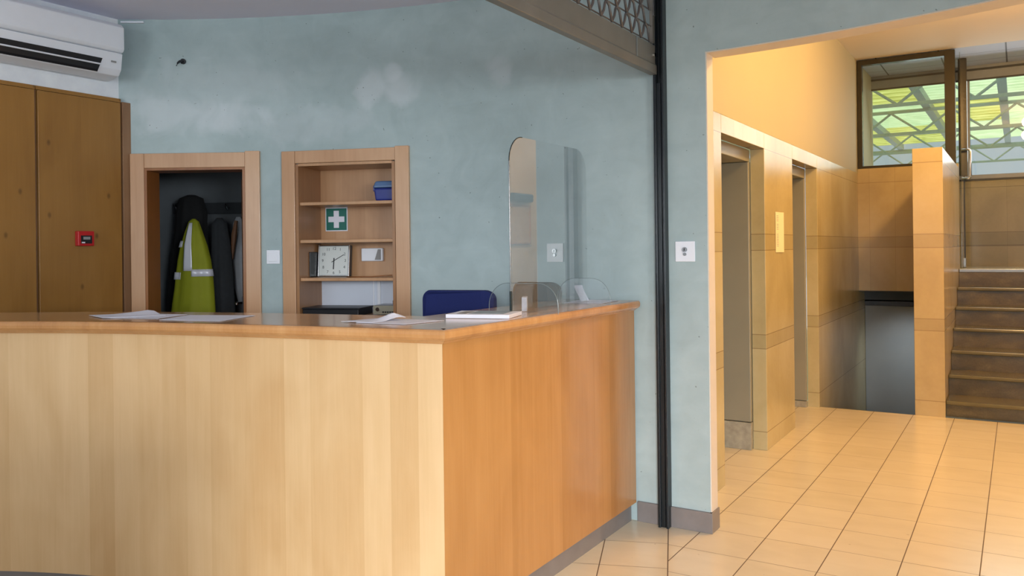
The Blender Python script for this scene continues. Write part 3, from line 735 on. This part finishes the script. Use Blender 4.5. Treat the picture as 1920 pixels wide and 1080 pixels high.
# ---------------------------------------------------------------- cabinets, fire alarm, air conditioner
XC = -4.745
def cabinet(y0, y1, label, side=False):
    t = thing('wall_cabinet', label, 'cabinet', (-4.80, (y0 + y1) / 2, 0), 0, 'tall brown cabinets on the left wall'); h = (y1 - y0) / 2
    f = MB(); f.box(0.001, 0.030, -h, h, 0, 2.413); f.build('carcass', 'cab_side', t)
    f = MB(); f.box(0.031, 0.055, -h + 0.006, h - 0.006, 0.06, 2.388); f.build('door', 'cabinet', t, bevel=0.002)
    f = MB(); f.box(0.031, 0.050, -h, h, 2.391, 2.413); f.build('top_rail', 'cabinet', t)
    return t
cabinet(2.575, 3.095, 'tall brown wood cabinet with the red alarm box on its door')
cabinet(2.05, 2.57, 'tall brown wood cabinet at the left edge, under the air conditioner')
f = MB(); f.box(-4.80, -4.742, 3.10, 3.158, 0, 2.395); tag(f.build('cabinet_end_panel', 'cab_side', bevel=0.002), 'narrow brown panel between the cabinets and the closet doorway', 'panel')
fa = thing('fire_alarm_box', 'red fire alarm call point on the cabinet door', 'fire alarm', (XC + 0.001, 2.838, 1.543))
f = MB(); f.box(0, 0.035, -0.05, 0.05, -0.044, 0.044); f.build('housing', 'red', fa, bevel=0.004)
f = MB(); f.box(0.0352, 0.0372, -0.034, 0.034, -0.030, 0.018); f.build('dark_window', 'dark_plastic', fa)
f = MB(); f.box(0.0373, 0.0385, -0.020, 0.022, -0.006, 0.010); f.build('display', 'ink', fa)
f = MB(); f.box(0.0373, 0.0385, -0.030, -0.010, -0.028, -0.020); f.build('white_mark', 'paper', fa)

ac = thing('air_conditioner', 'white wall-mounted air conditioner above the cabinets', 'air conditioner', (-4.80, 2.48, 2.51))
def pr(mb, pts, y0, y1): mb.prism(pts, y0, y1, 'xz'); return mb
L0, L1 = -0.56, 0.535
pr(MB(), [(0.001, 0.02), (0.06, 0.0), (0.16, 0.015), (0.185, 0.05), (0.20, 0.148), (0.001, 0.148)], L0, L1).build('lower_body', 'white_plastic', ac, bevel=0.006)
pr(MB(), [(0.001, 0.149), (0.18, 0.149), (0.205, 0.153), (0.218, 0.17), (0.218, 0.30), (0.19, 0.325), (0.001, 0.33)], L0, L1).build('front_cover', 'white_plastic', ac, bevel=0.006)
f = MB(); f.hull8([(0.192, L0 + 0.06, 0.098), (0.192, L1 - 0.13, 0.098), (0.178, L1 - 0.15, 0.018), (0.178, L0 + 0.06, 0.018), (0.199, L0 + 0.06, 0.098), (0.199, L1 - 0.13, 0.098), (0.186, L1 - 0.15, 0.030), (0.186, L0 + 0.06, 0.030)])
f.build('air_outlet', 'dark_plastic', ac)
f = MB(); f.tube([(0.197, L0 + 0.06, 0.062), (0.197, L1 - 0.14, 0.062)], 0.005, 8); f.build('vane', 'white_plastic', ac)
f = MB(); f.box(0.196, 0.203, L1 - 0.075, L1 - 0.045, 0.085, 0.095); f.build('indicator', 'ink', ac)

# small trim strip high in the corner
f = MB(); strip(f, -3.12, -2.98, 2.895, 2.905, -0.02, 0.0); struct(f.build('trim_4', 'white_plastic'))

# ---------------------------------------------------------------- closet doorway
th = UD0 * 0.5 + UD1 * 0.5
def place(u): 
    p = wp(u); return (p[0], p[1], 0), -u / R
loc, rz = place((-3.074 - 2.255) / 2)
hwid = (3.074 - 2.255) / 2; iw = (2.977 - 2.348) / 2
SAG = 0.016
df = thing('closet_doorway_frame', 'pale wood door frame around the dark closet', 'door frame', loc, rz)
f = MB(); f.box(-hwid + 0.004, -hwid + 0.092, -0.040, 0.0, 0.0, 2.075); f.build('left_casing', 'frame', df, bevel=0.003)
f = MB(); f.box(hwid - 0.092, hwid, -0.040, 0.0, 0.0, 2.082); f.build('right_casing', 'frame', df, bevel=0.003)
f = MB(); f.box(-hwid + 0.093, hwid - 0.093, -0.038, 0.0, 1.983, 2.075); f.build('head_casing', 'frame', df, bevel=0.003)
f = MB(); f.box(-iw - 0.002, -iw + 0.014, -0.036, 0.14, 0, 1.982); f.box(iw - 0.014, iw + 0.002, -0.036, 0.14, 0, 1.982); f.box(-iw + 0.014, iw - 0.014, -0.036, 0.14, 1.968, 1.982); f.build('lining', 'lining', df)
dl = thing('closet_door', 'open brown closet door seen edge-on with steel handle', 'door', (0, 0, 0))
mw = Matrix.Translation(loc) @ Matrix.Rotation(rz, 4, 'Z')
def at(x, y, z=0): return tuple(mw @ Vector((x, y, z)))
dl.location = at(iw - 0.022, 0.10); dl.rotation_euler = (0, 0, rz + math.radians(90 + 21.5))
f = MB(); f.box(0, 0.60, -0.02, 0.02, 0.01, 1.96); f.build('door_leaf', 'lining', dl, bevel=0.002)
f = MB(); f.tube([(0.54, 0.02, 1.095), (0.54, 0.06, 1.095), (0.52, 0.065, 1.095), (0.43, 0.065, 1.095)], 0.009, 8); f.build('handle', 'chrome', dl, smooth=True)
f = MB(); f.box(0.515, 0.565, 0.02, 0.024, 0.99, 1.14); f.build('handle_plate', 'dark_plastic', dl)
# whitewashed patch of wall inside
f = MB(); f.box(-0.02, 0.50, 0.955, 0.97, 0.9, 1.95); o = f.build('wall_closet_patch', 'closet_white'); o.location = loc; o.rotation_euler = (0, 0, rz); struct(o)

# coats
rack = thing('coat_rack', 'dark coat rail with hooks inside the closet', 'coat rack', at(0, 0.93, 1.78), rz)
f = MB(); f.box(-0.55, 0.30, -0.012, 0.012, -0.04, 0.04); f.build('board', 'charcoal', rack)
for x in (-0.50, -0.36, -0.13, 0.0, 0.14):
    f = MB(); f.tube([(x, -0.012, 0.0), (x, -0.06, -0.01), (x, -0.085, 0.01), (x, -0.09, 0.03)], 0.006, 6); f.build('hook', 'chrome', rack)
def garment(name, x, y, rows, m, label, cat, folds=7, amp=0.12, depth=0.09, seed=1, group=None):
    rnd = random.Random(seed); t = thing(name, label, cat, at(x, y), rz, group)
    f = MB(); n = 44; rings = []; ph = [rnd.uniform(0, 6.28) for _ in range(4)]
    for z, hw0, cxx in rows:
        ring = []
        for k in range(n):
            a = 2 * PI * k / n
            w = 1 + amp * math.sin(folds * a + ph[0] + 1.5 * z) * min(1, (rows[0][0] - z) * 3) + amp * 0.5 * math.sin((folds + 4) * a + ph[1] - 2 * z)
            ring.append(f.b.verts.new((cxx + hw0 * math.cos(a) * (1 + 0.3 * (w - 1)), depth * min(1, hw0 / 0.09) * math.sin(a) * w, z)))
        rings.append(ring)
    for a, b in zip(rings, rings[1:]):
        for k in range(n): f.b.faces.new([a[k], a[(k + 1) % n], b[(k + 1) % n], b[k]])
    f.b.faces.new(rings[0]); f.b.faces.new(rings[-1][::-1])
    f.build('body', m, t, smooth=True)
    return t, rings
def surf_band(t, rows, pts, m, name, depth, lift_=0.006, folds=7, amp=0.12, seed=1):
    """strip lying on the garment's camera side; pts: list of (za, zb, fa0, fa1) quads in z and angle"""
    rnd = random.Random(seed); ph = [rnd.uniform(0, 6.28) for _ in range(4)]
    def P(a, z):
        for (z0, h0, c0), (z1, h1, c1) in zip(rows, rows[1:]):
            if z <= z0 and z >= z1:
                k = (z0 - z) / (z0 - z1); hw0 = h0 + (h1 - h0) * k; c = c0 + (c1 - c0) * k; break
        w = 1 + amp * math.sin(folds * a + ph[0] + 1.5 * z) * min(1, (rows[0][0] - z) * 3) + amp * 0.5 * math.sin((folds + 4) * a + ph[1] - 2 * z)
        return Vector((c + (hw0 + lift_) * math.cos(a) * (1 + 0.3 * (w - 1)), (depth * min(1, hw0 / 0.09) + lift_) * math.sin(a) * w, z))
    f = MB()
    for (a0, a1, zt, zb) in pts:
        n = max(2, int(abs(a1 - a0) / 0.07)); mz = max(2, int((zt - zb) / 0.03))
        g_ = [[f.b.verts.new(P(a0 + (a1 - a0) * i / n, zt + (zb - zt) * j / mz)) for j in range(mz + 1)] for i in range(n + 1)]
        for i in range(n):
            for j in range(mz): f.b.faces.new([g_[i][j], g_[i + 1][j], g_[i + 1][j + 1], g_[i][j + 1]])
    o = f.build(name, m, t, smooth=True)
    s_ = o.modifiers.new('solid', 'SOLIDIFY'); s_.thickness = 0.003; s_.offset = 1
hv = [(1.69, 0.012, 0.0), (1.67, 0.035, 0.0), (1.60, 0.060, 0.0), (1.50, 0.092, 0.002), (1.40, 0.115, 0.004), (1.30, 0.128, 0.004), (1.20, 0.137, 0.002), (1.10, 0.147, -0.004), (1.0, 0.155, -0.008), (0.90, 0.158, -0.01), (0.82, 0.155, -0.01)]
t, _ = garment('safety_jacket', -0.275, 0.62, hv, 'hivis', 'fluorescent yellow safety jacket with silver bands on a hook', 'jacket', 5, 0.10, 0.075, 3)
surf_band(t, hv, [(-1.95, -1.45, 1.66, 1.325)], 'silver', 'vertical_tape', 0.075, folds=5, amp=0.10, seed=3)
surf_band(t, hv, [(-3.1, -2.2, 1.315, 1.265)], 'silver', 'waist_tape', 0.075, folds=5, amp=0.10, seed=3)
surf_band(t, hv, [(-1.5, -0.1, 1.335, 1.285)], 'silver', 'waist_tape', 0.075, folds=5, amp=0.10, seed=3)
surf_band(t, hv, [(-2.9, -2.3, 1.535, 1.49)], 'silver', 'sleeve_tape', 0.075, folds=5, amp=0.10, seed=3)
bk = [(1.87, 0.03, 0.0), (1.845, 0.085, 0.0), (1.74, 0.112, 0.0), (1.6, 0.115, -0.005), (1.45, 0.135, -0.01), (1.3, 0.15, -0.015), (1.1, 0.165, -0.02), (0.85, 0.17, -0.02)]
garment('coat', -0.365, 0.80, bk, 'blackfab', 'black coat hanging behind the safety jacket', 'coat', 6, 0.12, 0.07, 5)
rc = [(1.70, 0.02, 0.0), (1.66, 0.055, 0.0), (1.5, 0.070, 0.01), (1.3, 0.085, 0.012), (1.0, 0.095, 0.015), (0.86, 0.095, 0.015)]
garment('coat', -0.145, 0.76, rc, 'charcoal', 'charcoal coat hanging right of the safety jacket', 'coat', 6, 0.12, 0.05, 8)
wc = [(1.71, 0.015, 0.0), (1.66, 0.040, 0.0), (1.5, 0.048, 0.0), (1.3, 0.052, 0.004), (1.2, 0.045, 0.008), (1.08, 0.02, 0.015)]
garment('overall', -0.045, 0.865, wc, 'palecloth', 'pale grey overall hanging nearest the closet door', 'overall', 5, 0.12, 0.035, 9)
f = MB(); f.tube([(0, 0, 0), (-0.012, -0.01, -0.1), (-0.03, -0.01, -0.28)], [0.012, 0.02, 0.01], 8); o = f.build('strap', 'brown'); o.location = at(-0.035, 0.79, 1.68); o.rotation_euler = (0, 0, rz)
tag(o, 'brown leather strap hanging over the pale overall', 'strap')

# ---------------------------------------------------------------- shelf unit in the wall
us = (-2.106 - 1.275) / 2
locs, rzs = place(us)
ow_, inw = (2.106 - 1.275) / 2, (2.011 - 1.367) / 2
sh = thing('shelf_unit', 'built-in beech shelf unit set into the curved green wall', 'shelf unit', locs, rzs)
ms = Matrix.Translation(locs) @ Matrix.Rotation(rzs, 4, 'Z')
def ats(x, y, z=0): return tuple(ms @ Vector((x, y, z)))
f = MB(); f.box(-ow_, -ow_ + 0.088, -0.042, 0, 0, 2.073); f.build('left_casing', 'frame', sh, bevel=0.003)
f = MB(); f.box(ow_ - 0.088, ow_, -0.042, 0, 0, 2.080); f.build('right_casing', 'frame', sh, bevel=0.003)
f = MB(); f.box(-ow_ + 0.089, ow_ - 0.089, -0.040, 0, 1.996, 2.073); f.build('head_casing', 'frame', sh, bevel=0.003)
ND = 0.28
for s in (-1, 1):
    f = MB(); f.box(s * (inw + 0.002), s * (inw - 0.016), -0.036, ND + 0.01, 0, 1.99); f.build('side_board', 'nicheside', sh)
f = MB(); f.box(-inw + 0.016, inw - 0.016, -0.036, ND, 1.978, 1.994); f.build('top_board', 'shelfwood', sh)
f = MB(); f.box(-inw + 0.016, inw - 0.016, ND, ND + 0.012, 1.27, 1.978); f.build('back_panel', 'shelfwood', sh)
f = MB(); f.box(-inw + 0.016, inw - 0.016, ND, ND + 0.012, 0.6, 1.268); o = f.build('white_back_panel', 'white_board', sh); o['label'] = 'white laminate back panel'
f = MB(); f.box(0.055, 0.062, ND - 0.006, ND - 0.001, 1.05, 1.265); f.box(0.085, 0.105, ND - 0.008, ND - 0.001, 1.05, 1.265); f.build('cable_duct', 'white_plastic', sh)
for z in (1.745, 1.512, 1.276):
    f = MB(); f.box(-inw + 0.017, inw - 0.017, -0.022, ND - 0.002, z - 0.010, z + 0.010); f.build('shelf', 'shelfwood', sh, bevel=0.003)
f = MB(); f.box(-inw + 0.017, inw - 0.017, -0.03, ND - 0.002, 1.024, 1.050); f.build('shelf', 'shelfwood', sh, bevel=0.003)
f = MB(); f.box(-inw + 0.017, inw - 0.017, -0.02, 0.0, 0.02, 1.022); f.build('lower_panel', 'shelfwood', sh)

# lunch box
lb = thing('lunch_box', 'blue plastic lunch box with pale clip lid on the top shelf', 'box', ats(0.232, 0.10, 1.756), rzs)
f = MB(); f.hull8([(-0.068, -0.05, 0), (0.066, -0.05, 0), (0.066, 0.05, 0), (-0.068, 0.05, 0), (-0.076, -0.058, 0.080), (0.072, -0.058, 0.080), (0.072, 0.058, 0.080), (-0.076, 0.058, 0.080)]); f.build('tub', 'box_blue', lb, bevel=0.012, seg=3)
f = MB(); f.hull8([(-0.080, -0.062, 0.081), (0.074, -0.062, 0.081), (0.074, 0.062, 0.081), (-0.080, 0.062, 0.081), (-0.068, -0.052, 0.124), (0.064, -0.052, 0.124), (0.064, 0.052, 0.124), (-0.068, 0.052, 0.124)]); f.build('lid', 'box_lid', lb, bevel=0.012, seg=3)
f = MB(); f.box(-0.089, -0.080, -0.03, 0.03, 0.062, 0.098); f.build('clip', 'box_blue', lb, bevel=0.003)
# first aid sign
fs = thing('first_aid_sign', 'green first aid sign with white cross on the shelf back panel', 'sign', ats(-0.195, ND - 0.001, 1.658), rzs)
f = MB(); f.box(-0.077, 0.077, -0.003, 0, -0.077, 0.077); f.build('border', 'paper', fs)
f = MB(); f.box(-0.071, 0.071, -0.0045, -0.0031, -0.071, 0.071); f.build('green_field', 'sign_green', fs)
f = MB(); f.box(-0.056, 0.056, -0.0058, -0.0046, -0.018, 0.018); f.box(-0.018, 0.018, -0.0058, -0.0046, 0.018, 0.056); f.box(-0.018, 0.018, -0.0058, -0.0046, -0.056, -0.018); f.build('white_cross', 'paper', fs)
# clock
ck = thing('square_clock', 'square wall clock with silver rim leaning on the third shelf', 'clock', ats(-0.185, 0.20, 1.2865), rzs)
H = 0.204
tilt = -0.10
ck.rotation_euler = (tilt, 0, rzs)
f = MB(); f.box(-0.108, 0.108, 0.0, 0.035, 0.001, H); f.build('case', 'dark_plastic', ck, bevel=0.004)
f = MB(); f.box(-0.108, -0.101, -0.012, 0.0, 0.001, H); f.box(0.101, 0.108, -0.012, 0.0, 0.001, H); f.box(-0.101, 0.101, -0.012, 0.0, 0.001, 0.008); f.box(-0.101, 0.101, -0.012, 0.0, H - 0.007, H); f.build('rim', 'chrome', ck, bevel=0.002)
f = MB(); f.box(-0.1, 0.1, -0.003, -0.0002, 0.009, H - 0.008); f.build('dial', 'dial', ck)
cz = H / 2
def text(s, size, m, parent, loc, rot=(PI / 2, 0, 0), ext=0.0004, name='numeral'):
    c = bpy.data.curves.new(name, 'FONT'); c.body = s; c.size = size; c.align_x = 'CENTER'; c.align_y = 'CENTER'; c.extrude = ext
    tmp = bpy.data.objects.new('tmp', c); COL.objects.link(tmp); bpy.context.view_layer.update()
    me = bpy.data.meshes.new_from_object(tmp.evaluated_get(bpy.context.evaluated_depsgraph_get())); bpy.data.objects.remove(tmp)
    me.materials.clear(); me.materials.append(M[m]); o = bpy.data.objects.new(name, me); COL.objects.link(o); o.parent = parent; o.location = loc; o.rotation_euler = rot; return o
M['numeral'] = plain('grey_numerals', rgb(84, 88, 90), 0.5)
for i in range(1, 13):
    a = 2 * PI * i / 12; k = 0.078 / max(abs(math.sin(a)), abs(math.cos(a)), 0.93)
    text(str(i), 0.026, 'numeral', ck, (k * math.sin(a), -0.0036, cz + k * math.cos(a)))
def hand(ang, ln, w, nm):
    f = MB(); f.box(-w / 2, w / 2, -0.0052, -0.0044, -0.018, ln); o = f.build(nm, 'dark_plastic', ck); o.location = (0, 0, cz); o.rotation_euler = (0, ang, 0)
hand(math.radians(182), 0.055, 0.007, 'hour_hand'); hand(math.radians(60), 0.078, 0.004, 'minute_hand')
# dark thing beside the clock
dk = MB(); dk.box(-0.006, 0.004, -0.05, 0.06, 0, 0.16); o = dk.build('folder', 'dark_plastic', bevel=0.004); o.location = ats(-0.301, 0.15, 1.2865); o.rotation_euler = (0, 0, rzs); tag(o, 'black folder standing left of the clock', 'folder')
# thermostat
tb = thing('thermostat', 'white control box on the back panel right of the clock', 'control box', ats(0.06, ND - 0.001, 1.425), rzs)
f = MB(); f.box(-0.075, 0.072, -0.03, 0, -0.042, 0.042); f.build('housing', 'white_plastic', tb, bevel=0.006, seg=3)
f = MB(); f.prism([(0.018, -0.034), (0.060, -0.034), (0.060, 0.034), (0.040, 0.034)], -0.0315, -0.0301, 'xz'); f.build('grey_panel', 'ink', tb)
# lead lying on the shelf
f = MB(); f.tube([(-0.03, 0, 0.003), (0.05, -0.03, 0.003), (0.15, -0.03, 0.004), (0.22, -0.005, 0.010), (0.27, 0.0, 0.012)], 0.003, 6); o = f.build('cable', 'lining', smooth=True); o.location = ats(0.0, 0.05, 1.2865); o.rotation_euler = (0, 0, rzs); tag(o, 'thin brown lead lying under the white control box', 'cable')
# black tray
bt = thing('document_tray', 'flat black tray on the lowest shelf', 'tray', ats(-0.10, 0.10, 1.051), rzs)
f = MB(); f.box(-0.20, 0.17, -0.11, 0.12, 0.0, 0.040); f.build('tray_body', 'dark_plastic', bt, bevel=0.004)
f = MB(); f.box(-0.203, 0.178, -0.115, 0.125, 0.041, 0.050); f.build('lid', 'dark_plastic', bt, bevel=0.002)
# amplifier
am = thing('amplifier', 'small silver amplifier with knob and buttons on the lowest shelf', 'amplifier', ats(0.225, 0.11, 1.051), rzs)
f = MB(); f.box(-0.08, 0.078, -0.06, 0.11, 0.004, 0.062); f.build('case', 'steel', am, bevel=0.003)
f = MB(); f.box(-0.081, 0.078, -0.063, -0.0602, 0.006, 0.060); f.build('front_plate', 'grey_metal', am)
f = MB(); f.cyl((-0.048, -0.0631, 0.038), (-0.048, -0.078, 0.038), 0.012); f.build('knob', 'chrome', am, smooth=False)
for k in range(6):
    f = MB(); f.box(-0.020 + 0.015 * k, -0.010 + 0.015 * k, -0.068, -0.0631, 0.016, 0.025); f.build('button', 'dark_plastic', am)
f = MB(); f.box(0.03, 0.06, -0.02, 0.03, 0.063, 0.09); o = f.build('plug_adapter', 'dark_plastic', bevel=0.003); o.location = ats(0.225, 0.11, 1.051); o.rotation_euler = (0, 0, rzs); tag(o, 'small black adapter lying on the silver amplifier', 'adapter')

# ---------------------------------------------------------------- things on the wall
def onwall(name, u, z, label, cat):
    p = wp(u); return thing(name, label, cat, (p[0], p[1], z), -min(u, 0) / R)
sw = onwall('light_switch', -24.93 / 180 * PI * R, 1.418, 'white light switch between the closet and the shelves', 'switch')
f = MB(); f.box(-0.043, 0.043, -0.010, -0.0, -0.043, 0.043); f.build('plate', 'white_plastic', sw, bevel=0.003)
f = MB(); f.box(-0.029, 0.029, -0.014, -0.0101, -0.029, 0.029); f.build('rocker', 'white_plastic', sw, bevel=0.002)
ks = onwall('key_switch', 0.402, 1.427, 'white key switch plate right of the black gate rail', 'switch')
f = MB(); f.box(-0.052, 0.052, -0.008, 0.0, -0.052, 0.052); f.build('plate', 'white_plastic', ks, bevel=0.002)
f = MB(); f.cyl((0, -0.008, 0.010), (0, -0.020, 0.010), 0.012); f.cyl((0.0, -0.008, -0.014), (0, -0.018, -0.014), 0.008, 12); f.build('key_barrel', 'steel', ks)
f = MB(); f.box(-0.002, 0.002, -0.0215, -0.0201, 0.003, 0.017); f.build('key_slot', 'dark_plastic', ks)
hk = onwall('cable_stub', -31.4 / 180 * PI * R, 2.648, 'black cable end sticking out high on the green wall', 'cable')
f = MB(); f.cyl((0, 0.0, 0.006), (0, -0.012, 0.006), 0.017, 14); f.build('gland', 'dark_plastic', hk)
f = MB(); f.tube([(0, -0.008, 0.004), (-0.010, -0.03, 0.002), (-0.022, -0.035, -0.010), (-0.030, -0.035, -0.028)], [0.009, 0.008, 0.006, 0.004], 8); f.build('bent_lead', 'charcoal', hk, smooth=True)

# ---------------------------------------------------------------- rolling gate and its rail
rl = thing('gate_rail', 'tall black steel guide rail fixed to the green wall', 'rail', (-1.573, 4.068, 0))
f = MB(); f.prism([(-0.030, 0.0), (0.026, 0.0), (0.026, -0.052), (0.014, -0.052), (0.014, -0.012), (-0.016, -0.012), (-0.016, -0.052), (-0.030, -0.052)], 0.001, CEIL - 0.002); f.build('channel', 'black_metal', rl, bevel=0.002)
f = MB(); f.box(-0.016, 0.006, -0.040, -0.0125, 0.002, 2.3); f.build('inner_guide', 'steel', rl) if False else f.build('inner_guide', 'black_metal', rl)
gt = thing('rolling_gate', 'half-raised steel rolling gate with lattice above the counter side', 'rolling gate', (-1.60, 4.06, 2.34))
YL = -3.2
f = MB(); f.prism([(-0.016, 0.0), (0.022, 0.0), (0.022, 0.045), (0.014, 0.052), (0.014, 0.150), (-0.008, 0.150), (-0.008, 0.05), (-0.016, 0.045)], YL, -0.050, 'xz'); f.build('bottom_bar', 'gate', gt, bevel=0.003)
f = MB(); f.box(0.0145, 0.017, -0.30, -0.285, 0.02, 0.148); f.build('bar_joint', 'steel', gt)
f = MB(); f.cyl((0.0145, -0.065, 0.10), (0.020, -0.065, 0.10), 0.010, 12); f.build('bolt', 'chrome', gt)
# lattice: rows of wavy linked strips
f = MB(); zc = 0.165; p_ = 0.115; rowh = 0.082; nrow = 8
for r_ in range(nrow + 1):
    z = zc + r_ * rowh; off = (r_ % 2) * p_ / 2
    if z > 0.57: break
    n = int(-YL / p_)
    for k in range(n):
        y = YL + off + k * p_
        if y + p_ > -0.055: break
        # an upright link with a waist: two bowed straps
        pts = [(0.002, y, z - 0.004), (0.006, y + p_ * 0.20, z + rowh * 0.35), (0.006, y + p_ * 0.30, z + rowh * 0.75), (0.002, y + p_ * 0.5, z + rowh * 1.0), (0.006, y + p_ * 0.7, z + rowh * 0.75), (0.006, y + p_ * 0.8, z + rowh * 0.35), (0.002, y + p_, z - 0.004)]
        f.tube(pts, 0.0065, 5)
    f.tube([(0.0, YL, z), (0.0, -0.052, z)], 0.0038, 5)
f.build('lattice', 'lattice', gt)
f = MB(); f.box(-0.006, 0.012, -0.075, -0.052, 0.16, 0.575); f.build('end_stile', 'gate', gt)
f = MB(); f.box(0.013, 0.018, -0.075, -0.055, 0.30, 0.42); f.build('lock_plate', 'steel', gt)

# unseen chair added as a light blocker, shades the lower left of the counter
lc = thing('shadow_blocker', 'unseen dark high-backed chair added to shade the lower left of the counter', 'shadow_blocker', (-1.30, -0.28, 0), math.radians(45))
f = MB(); f.box(-0.36, 0.36, -0.34, 0.34, 0.16, 0.42); f.build('seat', 'darkfab', lc, bevel=0.04, seg=3)
f = MB(); f.box(-0.44, 0.44, 0.24, 0.38, 0.421, 1.18); f.build('backrest', 'darkfab', lc, bevel=0.04, seg=3)
for sx in (-1, 1):
    f = MB(); f.box(sx * 0.365, sx * 0.46, -0.34, 0.38, 0.16, 0.62); f.build('armrest', 'darkfab', lc, bevel=0.03, seg=3)
    for sy in (-0.28, 0.3):
        f = MB(); f.cyl((sx * 0.3, sy, 0.001), (sx * 0.3, sy, 0.16), 0.02, 12); f.build('leg', 'steel', lc, smooth=True)
